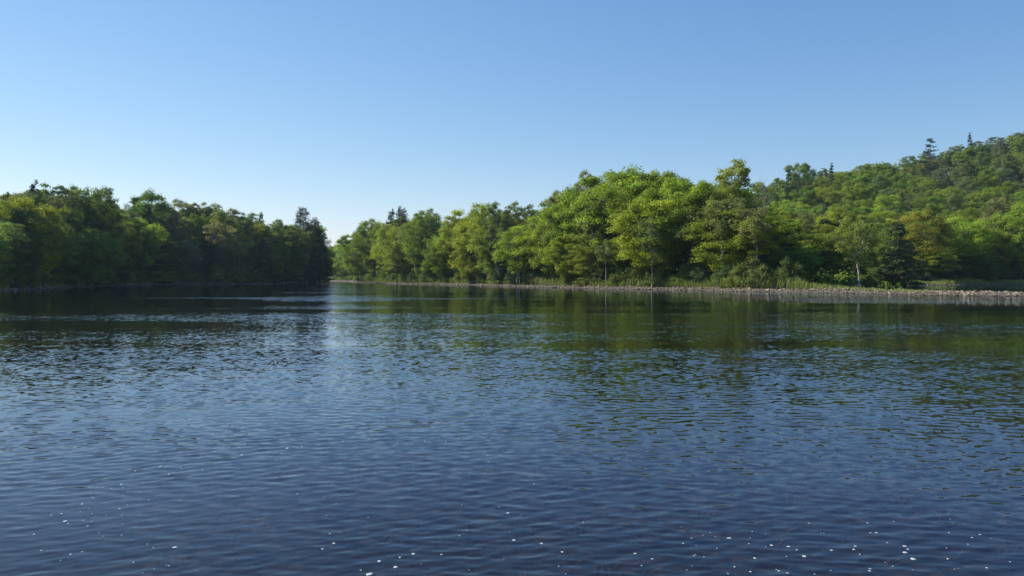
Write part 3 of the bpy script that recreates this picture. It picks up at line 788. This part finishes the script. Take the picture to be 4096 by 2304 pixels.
# flat ground wood between bar and hill
for (D, p0, p1, st, yl, yh) in [(122, 3010, 3400, 75, 1000, 1040), (136, 2990, 3420, 60, 880, 960), (152, 2990, 3440, 52, 850, 910), (172, 2980, 3500, 50, 830, 890), (195, 2980, 3560, 48, 830, 880)]:
    for px in np.arange(p0, p1, st):
        p = px + prng.uniform(-14, 14); Dd = D + prng.uniform(-4, 4)
        if shore_sd(np.array([[W(p, Dd), Dd]]))[0] < 4: continue
        kd = prng.choice(['maple', 'maple', 'hill', 'cedar', 'poplar'])
        plant_px(kd, p, prng.uniform(yl, yh), Dd, width=prng.uniform(7, 10) * (.7 if kd in ('cedar', 'poplar') else 1), tint=prng.choice(['green', 'olive', 'yellow-green', 'deep green', 'bright green']), row='flat', group="trees on the flat behind the gravel bar")
# tiers on the slope
tier = 0
D = 218
while D < 405:
    p0 = 2960 if D > 300 else 3040 if D > 240 else 3450
    stp = 9.2 / D * FPX
    for px in np.arange(p0 + (tier % 2) * stp / 2, 4180, stp):
        p = px + prng.uniform(-.25, .25) * stp; Dd = D + prng.uniform(-3, 3); x = W(p, Dd)
        if shore_sd(np.array([[x, Dd]]))[0] < 3: continue
        H = prng.uniform(11, 15.5)
        upper_right = D > 315 and p > 3620
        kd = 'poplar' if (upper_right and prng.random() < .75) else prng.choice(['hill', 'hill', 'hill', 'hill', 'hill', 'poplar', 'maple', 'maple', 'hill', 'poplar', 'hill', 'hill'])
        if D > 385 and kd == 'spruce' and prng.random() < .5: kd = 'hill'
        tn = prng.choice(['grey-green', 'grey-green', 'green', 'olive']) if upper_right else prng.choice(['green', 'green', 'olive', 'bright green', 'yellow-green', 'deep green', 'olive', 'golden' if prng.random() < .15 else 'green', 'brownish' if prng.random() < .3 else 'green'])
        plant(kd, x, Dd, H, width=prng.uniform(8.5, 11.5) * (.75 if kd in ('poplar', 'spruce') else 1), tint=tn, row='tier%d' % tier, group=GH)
    D += 13.5 if D < 300 else 17; tier += 1

# ------------------------------------------------------------------ shrubs along the banks
def sline(poly, lo, hi, step, off, off_j):
    """points along a shoreline polyline from vertex lo to hi, moved inland"""
    pts = poly[lo:hi]
    seg = np.diff(pts, axis=0); L = np.linalg.norm(seg, axis=1); tot = np.concatenate([[0], np.cumsum(L)])
    s = np.arange(prng.uniform(0, step), tot[-1], step); o = []
    for q in s:
        q = q + prng.uniform(-.35, .35) * step; q = min(max(q, 0), tot[-1] - 1e-3)
        i = int(np.searchsorted(tot, q, side='right') - 1); f = (q - tot[i]) / L[i]
        p = pts[i] + seg[i] * f; n = np.array([-seg[i][1], seg[i][0]]) / L[i]
        if poly is LEFT: n = n
        c = [p + n * sg * (off + prng.uniform(-off_j, off_j)) for sg in (1, -1)]
        ds = poly_sd(np.array(c), poly); o.append(c[int(np.argmax(ds))])
    return o
for p in sline(LEFT, 2, 11, 4.6, 2.6, 1.0):
    plant(prng.choice(['shrub', 'willow', 'shrub']), p[0], p[1], prng.uniform(2.4, 5.2), width=prng.uniform(4.5, 7), tint=prng.choice(['green', 'yellow-green', 'olive', 'deep green']), row='left_shrub', group="shrubs along the left waterline")
for p in sline(RIGHT, 0, 9, 3.1, 4.0, 1.6):
    if p[0] > 36: continue
    plant(prng.choice(['shrub', 'willow', 'shrub']), p[0], p[1], prng.uniform(1.1, 3.6), width=prng.uniform(2.4, 5), tint=prng.choice(['green', 'yellow-green', 'grey-green', 'olive']), row='centre_shrub', group="shrubs along the centre waterline")
for p in sline(RIGHT, 4, 9, 4.5, 7.0, 1.0):
    plant(prng.choice(['shrub', 'willow']), p[0], p[1], prng.uniform(2.4, 4.4), width=prng.uniform(3.5, 6), tint=prng.choice(['green', 'deep green', 'olive']), row='centre_shrub_back', group="shrubs under the centre trees")
for px, D, H in [(2990, 117, 4.4), (3060, 119, 4.6), (3130, 118, 4.8), (3190, 121, 3.6), (3250, 120, 3.2), (3310, 124, 3.0), (3365, 120, 2.6), (3400, 128, 2.4), (3470, 132, 2.2), (3500, 142, 3.0)]:
    plant('shrub' if H < 3.5 else 'willow', W(px, D), D, H, width=H * 1.4, tint=prng.choice(['green', 'olive', 'deep green']), row='bar_shrub', group="shrubs behind the gravel bar")
for px in np.arange(3540, 4180, 52):
    D = 207 + prng.uniform(0, 5) + (px - 3540) * .012
    if shore_sd(np.array([[W(px, D), D]]))[0] < 1: D += 5
    plant('shrub', W(px, D), D, prng.uniform(3, 5.5), width=prng.uniform(5, 8), tint=prng.choice(['green', 'deep green', 'grey-green']), row='channel_shrub', group="shrubs on the far side of back channel")

# ------------------------------------------------------------------ stuff: grass, undergrowth, gravel, distant wood
rg = np.random.default_rng(77)
def scatter(n, x0, x1, y0, y1): return np.column_stack([rg.uniform(x0, x1, n), rg.uniform(y0, y1, n)])
def blades(P, hmin, hmax, wid, mb, per=1, lean=.3, hs=1.0):
    z = terrain(P); n = len(P)
    h = hs * rg.uniform(hmin, hmax, n) * (0.35 + 0.7 * vnoise(P[:, 0], P[:, 1], 1.6, 31) + 0.45 * sstep(.35, .8, vnoise(P[:, 0], P[:, 1], 6.0, 32)))
    a = rg.uniform(0, np.pi, n); dx = np.cos(a) * wid / 2; dy = np.sin(a) * wid / 2
    b = np.column_stack([P, z - .03]); tip = b + np.column_stack([rg.normal(size=n) * lean * h, rg.normal(size=n) * lean * h, h])
    mid = (b + tip) / 2; mid[:, 2] += h * .08
    o = np.column_stack([dx, dy, 0 * dx])
    v = np.stack([b - o * .6, mid - o, tip, mid + o], 1).reshape(-1, 3)
    mb.add(v, q=np.arange(n * 4).reshape(-1, 4), tone=np.repeat(rg.random(n), 4), clump=np.repeat(vnoise(P[:, 0], P[:, 1], 3, 33), 4))
gm = MB()
Pg = scatter(420000, -70, 80, 60, 315)
dg = poly_sd(Pg, RIGHT)
k = (dg > 1.6) & (dg < 11)
Pg = Pg[k]; dg = shore_sd(Pg)
pn = vnoise(Pg[:, 0], Pg[:, 1], 3.2, 35)
barm = (Pg[:, 0] > 42) & (Pg[:, 1] < 125)
keep = (dg > .7 + pn * 1.6 + 1.2 * sstep(5, 30, Pg[:, 0])) & ((~barm) | ((Pg[:, 0] < 49) & (Pg[:, 1] > 92) & (pn > .15) & (dg > 1.5)))
Pg = Pg[keep]
blades(Pg, .7, 1.9, .10, gm, hs=1 - .70 * sstep(34, 44, Pg[:, 0]) * (Pg[:, 1] < 125))
# far channel bank and left bank fringes
Pc = scatter(60000, 85, 230, 190, 226); dc = shore_sd(Pc); Pc = Pc[(dc > .4) & (dc < 7)]; blades(Pc, .5, 1.1, .16, gm)
Pl = scatter(120000, -110, -60, 85, 300); dl = shore_sd(Pl); Pl = Pl[(dl > .8) & (dl < 5) & (vnoise(Pl[:, 0], Pl[:, 1], 4, 36) > .4)]; blades(Pl, .3, .9, .12, gm)
g_o = obj("grass", gm.mesh("grass", M_GRASS)); tag(g_o, "tall weedy grass growing between the gravel edge and the trees", "grass", kind="stuff")
g_o.color = (1, 1, 1, 1)

um = MB()
Pu = scatter(30000, -75, 110, 95, 330); du = poly_sd(Pu, RIGHT); Pu = Pu[(du > 7) & (du < 40)][:2600]
Pv = scatter(30000, -140, -60, 85, 300); dv = poly_sd(Pv, LEFT); Pv = Pv[(dv > 3.5) & (dv < 36)][:2200]
Pq = scatter(12000, 60, 340, 205, 410); dq = poly_sd(Pq, RIGHT); Pq = Pq[(dq > 4)][:4200]
Pt = scatter(9000, -95, 0, 300, 440); dt = poly_sd(Pt, RIGHT); Pt = Pt[(dt > 1.5)][:1500]
Pn = np.concatenate([Pu, Pv, Pq, Pt]); zn = terrain(Pn)
for (x, y), z in zip(Pn, zn):
    hh = rg.uniform(.3, 1.5)
    clump_leaves(um, rg, np.array([x, y, z + hh]), rg.uniform(.9, 1.6), 42, .38, flat=.9, up=.4)
u_o = obj("undergrowth", um.mesh("undergrowth", M_BROAD)); tag(u_o, "dark leafy undergrowth filling the space beneath the bankside trees", "undergrowth", kind="stuff"); u_o.color = (.75, .8, .8, 1)

# woods behind, hidden beyond the counted trees
dm = MB()
def wood(Pw, hlo, hhi):
    zz = terrain(Pw)
    for (x, y), z in zip(Pw, zz):
        H = rg.uniform(hlo, hhi)
        for q in range(7):
            a = rg.uniform(0, 6.28); rr = rg.uniform(0, 4)
            clump_leaves(dm, rg, np.array([x + math.cos(a) * rr, y + math.sin(a) * rr, z + H * rg.uniform(.25, 1)]), 3.0, 55, 1.1, flat=.8)
Pw = scatter(2500, -20, 110, 175, 300); dw = poly_sd(Pw, RIGHT)
far = Pw[:, 0] < (Pw[:, 1] - 110) * .28 + 30
Pw = Pw[(dw > 48) & (Pw[:, 0] > -20) & (Pw[:, 0] < 70)][:230]; wood(Pw, 8, 13)
Pw = scatter(3000, -200, -100, 60, 330); dw = poly_sd(Pw, LEFT); Pw = Pw[(dw > 46) & (dw < 75)][:160]; wood(Pw, 7, 11)
Pw = scatter(3000, -140, -80, 100, 330); dw = poly_sd(Pw, LEFT); Pw = Pw[(dw > 24) & (dw < 46)][:150]; wood(Pw, 3, 6)
Pw = scatter(700, -160, 300, 410, 470); dw = poly_sd(Pw, RIGHT); Pw = Pw[dw > 7][:420]; wood(Pw, 8, 12)
Pw = scatter(700, -95, 20, 325, 415); dw = poly_sd(Pw, RIGHT); Pw = Pw[dw > 12][:220]; wood(Pw, 4, 9)
d_o = obj("distant_wood", dm.mesh("distant_wood", M_BROAD)); tag(d_o, "far mass of woodland closing the view behind the trees", "woodland", kind="stuff"); d_o.color = (.9, .95, .9, 1)

# rocks
def ico():
    import bmesh
    bm = bmesh.new(); bmesh.ops.create_icosphere(bm, subdivisions=1, radius=1); v = np.array([x.co[:] for x in bm.verts]); f = np.array([[y.index for y in x.verts] for x in bm.faces]); bm.free(); return v, f
IV, IF = ico()
bm_v2 = None
def rock_geo(mb, c, r_, seedrng, flat=.6):
    v = IV * seedrng.uniform(.7, 1.25, (len(IV), 1)) * np.array([1, seedrng.uniform(.6, 1), flat * seedrng.uniform(.7, 1.2)]) * r_
    a = seedrng.uniform(0, 6.28); ca, sa = math.cos(a), math.sin(a)
    v = np.column_stack([v[:, 0] * ca - v[:, 1] * sa, v[:, 0] * sa + v[:, 1] * ca, v[:, 2]])
    mb.add(v + c, t=IF, tone=np.full(len(v), seedrng.random()))
gvb = MB()
Pr = scatter(260000, -66, 82, 58, 312); dr = shore_sd(Pr)
barw = (Pr[:, 0] > 38) & (Pr[:, 1] < 112)
k = (dr > -0.7) & (dr < np.where(barw, 7.5, 2.6)) & (poly_sd(Pr, RIGHT) > -3)
Pr = Pr[k][:16000]; zr = terrain(Pr)
for (x, y), z in zip(Pr, zr):
    rock_geo(gvb, np.array([x, y, z + .02]), rg.uniform(.05, .18) * (1 if rg.random() < .85 else 1.8), rg)
Pr = scatter(60000, -95, -60, 85, 290); dr = shore_sd(Pr); Pr = Pr[(dr > -.5) & (dr < 1.0) & (Pr[:, 1] < 300)][:2600]; zr = terrain(Pr)
for (x, y), z in zip(Pr, zr): rock_geo(gvb, np.array([x, y, z + .02]), rg.uniform(.08, .28), rg)
Pr = scatter(60000, 85, 230, 190, 222); dr = shore_sd(Pr); Pr = Pr[(dr > -.4) & (dr < 1.4)][:2200]; zr = terrain(Pr)
for (x, y), z in zip(Pr, zr): rock_geo(gvb, np.array([x, y, z + .02]), rg.uniform(.12, .35), rg)
tag(obj("gravel", gvb.mesh("gravel", M_ROCK)), "brown cobbles and gravel along the water's edge", "gravel", kind="stuff")

# countable boulders
BR = []
bm_protos = []
for i in range(6):
    mb = MB(); rr = np.random.default_rng(900 + i)
    import bmesh
    bm = bmesh.new(); bmesh.ops.create_icosphere(bm, subdivisions=2, radius=1); v = np.array([x.co[:] for x in bm.verts]); f = np.array([[y.index for y in x.verts] for x in bm.faces]); bm.free()
    pl = rr.normal(size=(9, 3)); pl /= np.linalg.norm(pl, axis=1, keepdims=True)
    for p_ in pl:
        dd = v @ p_; lim = rr.uniform(.55, .85); v = v - np.outer(np.maximum(dd - lim, 0), p_)
    v *= np.array([1, rr.uniform(.65, .9), rr.uniform(.45, .7)]); v += rr.normal(size=v.shape) * .02
    mb.add(v, t=f, tone=np.full(len(v), rr.uniform(.3, 1))); bm_protos.append(mb.mesh("boulder", M_ROCK))
def boulder(x, y, r_, row, label=None, z=None, group="boulders along the shoreline"):
    o = bpy.data.objects.new("boulder", bm_protos[prng.randrange(6)]); COL.objects.link(o)
    o.location = (x, y, (tz(x, y) if z is None else z) + r_ * .2); o.scale = (r_, r_, r_ * prng.uniform(.8, 1.1)); o.rotation_euler = (prng.gauss(0, .2), prng.gauss(0, .2), prng.uniform(0, 6.28))
    o["category"] = "boulder"; o["group"] = group
    BR.append(dict(o=o, row=row, px=2048 + x / y * FPX, label=label, r=r_))
    if label: o["label"] = label
for px in np.arange(3380, 4090, 19):      # crest of the bar
    s = shore_R(px); p = px + prng.uniform(-8, 8); D = s + prng.uniform(.4, 7.5)
    boulder(W(p, D), D, prng.uniform(.16, .30) * (1.2 if p > 3650 else 1), 'bar')
for px in np.arange(1660, 3380, 46):
    s = shore_R(px); p = px + prng.uniform(-18, 18); D = s + prng.uniform(.3, 2.2) * (1 + (s - 120) / 150)
    boulder(W(p, D), D, prng.uniform(.20, .36) * (1 + (s - 120) / 200), 'centre')
for px, D, r_ in [(60, 124, .5), (95, 127, .4), (140, 132, .45), (230, 152, .5), (420, 183, .5), (640, 207, .6), (860, 218, .6), (1000, 229, .7), (1008, 231, .5)]:
    boulder(W(px, D), D, r_, 'left')
for px, D, r_ in [(1296, 285, .9), (1312, 290, .8), (1330, 296, .7), (1345, 300, .6)]:
    boulder(W(px, D), D, r_, 'gap', z=-.05)
boulder(W(3397, 124), 124, .55, 'x', "pale whitish rock among grass beside the leaning birch")

# fallen tree at the tip of the centre bank
def log(name, path, rad, branches, mat, label, cat):
    rr = np.random.default_rng(len(path) * 7 + int(abs(path[0][0])))
    e = bpy.data.objects.new(name, None); COL.objects.link(e)
    base = np.array(path[0], float); e.location = base
    pts = np.array(path, float) - base
    mb = MB(); tube(mb, pts, np.linspace(rad, rad * .35, len(pts)), 8); obj("trunk", mb.mesh("log_trunk", mat, True), e)
    for b in branches:
        mb = MB(); s = np.array(b[0], float) - base; t_ = np.array(b[1], float) - base
        tube(mb, curve_pts(s, t_, rr, 4, .05, .04), np.linspace(rad * .4, .03, 4), 5)
        m_ = (s + t_) / 2
        for q in range(3): tube(mb, curve_pts(m_, m_ + rr.normal(size=3) * .7 + [0, 0, .4], rr, 3, 0, .05), [.05, .035, .015], 4)
        obj("branch", mb.mesh("log_branch", mat, True), e)
    tag(e, label, cat)
    return e
D0 = 300
log("fallen_tree", [(W(1485, 297), 297, 1.0), (W(1465, 299), 299, .9), (W(1445, 301), 301, .85), (W(1425, 302), 302, 1.3), (W(1417, 302), 302, .9), (W(1416, 301.5), 301.5, -.2)], .38,
    [((W(1440, 301), 301, .9), (W(1420, 299), 299, 2.1)), ((W(1450, 300.5), 300.5, .9), (W(1436, 299), 299, 2.0))], M_BARK, "dark fallen tree reaching into the water at the centre bank's left tip", "fallen tree")
log("driftwood_log", [(W(178, 131), 131, .75), (W(190, 129), 129, .45), (W(205, 127), 127, .12)], .16, [], M_DRIFT, "pale driftwood log sloping to the water on left shore", "log")
log("driftwood_log", [(W(2180, 161), 161, .65), (W(2200, 160), 160, .55), (W(2222, 159), 159, .5)], .12, [((W(2200, 160), 160, .55), (W(2210, 159.6), 159.6, 1.0))], M_BARK, "dark driftwood stick lying on the cobbles below the broad maple", "log")

# ------------------------------------------------------------------ foam flecks on the near water
FO = [(172, 611, 9), (208, 694, 7), (356, 714, 9), (414, 699, 7), (305, 744, 5), (442, 570, 7), (329, 547, 13), (343, 559, 6), (310, 509, 7), (259, 517, 6), (414, 461, 10), (603, 483, 7), (612, 363, 10), (681, 295, 7),
      (805, 273, 8), (814, 268, 5), (851, 311, 7), (748, 439, 6), (613, 517, 5), (498, 604, 6), (521, 622, 4), (612, 616, 5), (672, 755, 6), (837, 769, 5), (850, 772, 7), (881, 679, 15), (772, 679, 5), (742, 661, 5), (1218, 213, 10),
      (1447, 180, 12), (1416, 207, 5), (1079, 196, 6), (1098, 180, 4), (1231, 159, 6), (1519, 171, 6), (1497, 409, 7), (1680, 657, 10), (1623, 687, 9), (1660, 611, 6), (1691, 459, 5), (1909, 750, 15), (1991, 777, 17), (2012, 729, 9),
      (2080, 711, 12), (1859, 815, 21), (1815, 793, 6), (2221, 714, 9), (2350, 590, 7), (2312, 621, 6), (2119, 763, 4), (1853, 528, 4), (1642, 518, 4), (2136, 144, 6), (2244, 148, 5), (2454, 217, 5), (2458, 249, 5), (1984, 166, 6), (1998, 154, 5),
      (2556, 506, 10), (2511, 476, 4), (2324, 463, 5), (2361, 792, 4), (2564, 601, 4), (2535, 736, 4), (1728, 145, 5), (1385, 127, 5), (460, 552, 5), (420, 542, 6), (361, 541, 4), (535, 517, 4), (640, 465, 4), (619, 419, 4), (908, 272, 5), (914, 282, 5),
      (1019, 290, 6), (1009, 218, 4), (1152, 174, 4), (1200, 175, 4), (470, 429, 6), (560, 382, 5), (518, 377, 4), (619, 378, 4), (718, 806, 4), (777, 786, 4), (988, 795, 4), (448, 483, 4), (405, 498, 4), (463, 509, 4), (617, 560, 4), (547, 565, 3)]
FO2 = [(10, 641, 12), (149, 658, 10), (253, 702, 9), (235, 773, 6), (270, 811, 5), (358, 553, 5), (112, 358, 5), (620, 709, 11), (706, 736, 9), (652, 770, 6), (861, 659, 8), (904, 632, 6), (996, 604, 5), (851, 576, 4), (1093, 632, 13),
       (1031, 684, 7), (966, 724, 6), (915, 718, 6), (924, 714, 5), (1192, 659, 6), (1199, 631, 5), (1209, 599, 5), (1278, 611, 4), (1306, 668, 11), (1392, 674, 11), (1433, 691, 7), (1277, 676, 5), (1222, 731, 11), (1382, 725, 6), (1471, 725, 13),
       (1120, 777, 8), (1200, 801, 9), (1087, 811, 7), (1343, 794, 9), (1330, 787, 5), (1387, 809, 9), (1523, 812, 7), (1604, 795, 5), (1720, 691, 10), (1728, 673, 10), (1750, 711, 7), (1608, 694, 9), (1789, 555, 8), (1803, 604, 7), (1834, 603, 9),
       (1495, 557, 6), (1555, 607, 4), (1569, 607, 4), (1920, 547, 6), (1888, 654, 6), (1976, 672, 12), (1992, 688, 9), (1978, 704, 16), (2019, 738, 19), (1800, 797, 11), (1803, 785, 9), (1916, 771, 6), (2193, 737, 9), (2187, 682, 5), (2199, 604, 7),
       (2315, 630, 8), (2355, 614, 9), (2294, 661, 6), (2410, 632, 4), (2389, 782, 9), (2227, 789, 5), (2246, 784, 4), (2018, 792, 5), (1877, 753, 5), (880, 791, 5), (905, 772, 4), (1023, 624, 4), (926, 668, 4), (962, 617, 4), (405, 105, 5), (1664, 648, 3), (2204, 535, 4), (1944, 517, 3), (2506, 752, 7)]
foam_pr = []
for i in range(5):
    rr = np.random.default_rng(700 + i); m = 14; a = np.arange(m) * 2 * np.pi / m
    rad = 1 + sum(rr.normal() * .10 * np.cos(k * a + rr.uniform(0, 6)) for k in (2, 3, 4))
    vv = [np.column_stack([np.cos(a) * rad * s, np.sin(a) * rad * s, np.full(m, z_)]) for s, z_ in ((1, -.05), (1.0, .08), (.85, .2), (.5, .28))] + [np.array([[0, 0, .3]])]
    vv = np.concatenate(vv); q = []; t_ = []
    for l in range(3):
        for k in range(m): q.append([l * m + k, l * m + (k + 1) % m, (l + 1) * m + (k + 1) % m, (l + 1) * m + k])
    for k in range(m): t_.append([3 * m + k, 3 * m + (k + 1) % m, 4 * m])
    foam_pr.append(mesh_np("foam_fleck", vv, [np.array(q), np.array(t_)], M_FOAM, True))
FOAM = []
for side, lst in ((0, FO), (1, FO2)):
    for zx, zy, sz in lst:
        px = zx * .795 + 2048 * side; py = 1650 + zy * .795
        D = CAMH * FPX / (py - HOR); x = W(px, D); r_ = sz * .795 * .7 / FPX * D
        o = bpy.data.objects.new("foam_fleck", foam_pr[prng.randrange(5)]); COL.objects.link(o)
        zz = float(wave(np.array([x]), np.array([D]))[0])
        o.location = (x, D, zz); o.scale = (r_, r_ * prng.uniform(.8, 1.3), min(r_, .03) * .8); o.rotation_euler = (0, 0, prng.uniform(0, 6.28))
        o["category"] = "foam"; o["group"] = "white foam flecks drifting on the near water"
        FOAM.append(dict(o=o, px=px, py=py, r=r_, D=D, side=side))

# underwater weeds
wm = MB(); rgw = np.random.default_rng(55)
cen = np.column_stack([rgw.uniform(-2.5, 9, 200), rgw.uniform(3.8, 12, 200)])
for (x, y) in cen:
    n = rgw.integers(4, 14); b = np.column_stack([x + rgw.normal(size=n) * .08, y + rgw.normal(size=n) * .08]); z = terrain(b)
    hh = rgw.uniform(.04, .16, n); a = rgw.uniform(0, np.pi, n); o = np.column_stack([np.cos(a), np.sin(a), 0 * a]) * .014
    b3 = np.column_stack([b, z]); tip = b3 + np.column_stack([rgw.normal(size=n) * .12 + .1, rgw.normal(size=n) * .1, hh]); mid = (b3 + tip) / 2 + [0, 0, .03]
    v = np.stack([b3 - o, mid - o * 1.3, tip, mid + o * 1.3], 1).reshape(-1, 3)
    wm.add(v, q=np.arange(n * 4).reshape(-1, 4), tone=np.repeat(rgw.random(n), 4), clump=np.full(n * 4, rgw.random()))
w_o = obj("water_weeds", wm.mesh("water_weeds", M_WEED)); tag(w_o, "brown and greenish weeds on the riverbed under the near water", "water weeds", kind="stuff")

# ------------------------------------------------------------------ labels for the repeats
ORD = ["first", "second", "third", "fourth", "fifth", "sixth", "seventh", "eighth", "ninth", "tenth", "eleventh", "twelfth", "thirteenth", "fourteenth", "fifteenth", "sixteenth", "seventeenth", "eighteenth", "nineteenth",
       "twentieth"]
def ordn(i):
    if i < 20: return ORD[i]
    t = ["twenty", "thirty", "forty", "fifty", "sixty", "seventy", "eighty", "ninety"][(i + 1) // 10 - 2]
    u = (i + 1) % 10
    return (t[:-1] + "ieth") if u == 0 else t + "-" + ORD[u - 1]
KW = {'bushy': 'pine', 'layered': 'pine', 'maple': 'leafy tree', 'dome': 'spreading tree', 'poplar': 'slender tree', 'birch': 'birch', 'hill': 'leafy tree', 'pine': 'pine', 'spruce': 'spruce', 'cedar': 'cedar', 'shrub': 'shrub', 'willow': 'tall shrub', 'snag': 'dead tree'}
PH = {'left_front': "%s in the left bank's front row, %s counting from frame edge", 'left_middle': "%s in the left bank's second row, %s from frame edge", 'left_back': "%s in the left bank's third row, %s from frame edge",
      'left_rear': "%s at the back of the left wood, %s from frame edge", 'centre_middle': "%s in the centre bank's second row, %s from its left tip", 'centre_back': "%s in the centre bank's third row, %s from its left tip",
      'centre_rear': "%s at the back of the centre wood, %s from its left tip", 'gap': "%s across the upstream gap, %s from the left", 'flat': "%s on the flat behind the gravel bar, %s from the maples",
      'left_shrub': "%s on the left waterline, %s from frame edge", 'centre_shrub': "%s on the centre waterline, %s from its left tip", 'centre_shrub_back': "%s under the centre trees, %s from the left",
      'bar_shrub': "%s behind the gravel bar, %s from the tall poplar", 'channel_shrub': "%s across the back channel, %s from the channel head"}
rows = {}
for r_ in TREES:
    if not r_['label']: rows.setdefault(r_['row'], []).append(r_)
for row, L in rows.items():
    L.sort(key=lambda r_: r_['px'])
    for i, r_ in enumerate(L):
        what = "%s %s" % (r_['tint'], KW[r_['kind']])
        if row.startswith('tier'):
            r_['o']['label'] = "%s in the hillside's %s tier up, %s from the maple wood" % (what, ordn(int(row[4:])), ordn(i))
        else: r_['o']['label'] = PH[row] % (what, ordn(i))
brow = {}
for b in BR:
    if not b['label']: brow.setdefault(b['row'], []).append(b)
BP = {'bar': "%s brown boulder on the right-hand gravel bar, %s from its grassy end", 'centre': "%s brown boulder on the centre bank's cobbles, %s from the fallen tree", 'left': "%s dark boulder on the left waterline, %s from frame edge",
      'gap': "%s dark rock breaking the water off the left point, %s from the pines"}
for row, L in brow.items():
    L.sort(key=lambda b: b['px'])
    for i, b in enumerate(L): b['o']['label'] = BP[row] % ("large" if b['r'] > .3 else "small", ordn(i))
frow = {}
for f in FOAM: frow.setdefault(('left' if f['px'] < 1250 else 'centre' if f['px'] < 2400 else 'right'), []).append(f)
for row, L in frow.items():
    L.sort(key=lambda f: f['py'], reverse=True)
    for i, f in enumerate(L):
        sz = f['r'] * FPX / f['D'] / .5
        f['o']['label'] = "%s white foam fleck in the %s drift, %s counting up from the bottom edge" % ("large" if sz > 9 else "small" if sz > 4.5 else "tiny", row, ordn(i))
print("trees", len(TREES), "boulders", len(BR), "foam", len(FOAM))

# ------------------------------------------------------------------ air
hm = bpy.data.materials.new("haze"); hm.use_nodes = True
t = hm.node_tree; t.nodes.clear()
ho = t.nodes.new("ShaderNodeOutputMaterial"); pv = t.nodes.new("ShaderNodeVolumePrincipled")
pv.inputs["Density"].default_value = 0.00009
pv.inputs["Color"].default_value = (0.55, 0.76, 1.0, 1)
pv.inputs["Anisotropy"].default_value = 0.3
t.links.new(pv.outputs[0], ho.inputs["Volume"])
x0, x1, y0, y1, z0, z1 = -2600, 2600, -60, 4100, -6, 120
hme = bpy.data.meshes.new("haze")
hme.from_pydata([(x, y, z) for x in (x0, x1) for y in (y0, y1) for z in (z0, z1)], [], [(0, 1, 3, 2), (4, 6, 7, 5), (0, 4, 5, 1), (2, 3, 7, 6), (0, 2, 6, 4), (1, 5, 7, 3)])
hme.materials.append(hm)
tag(obj("haze", hme), "thin blue summer haze over the river and the far woods", "haze", kind="stuff")
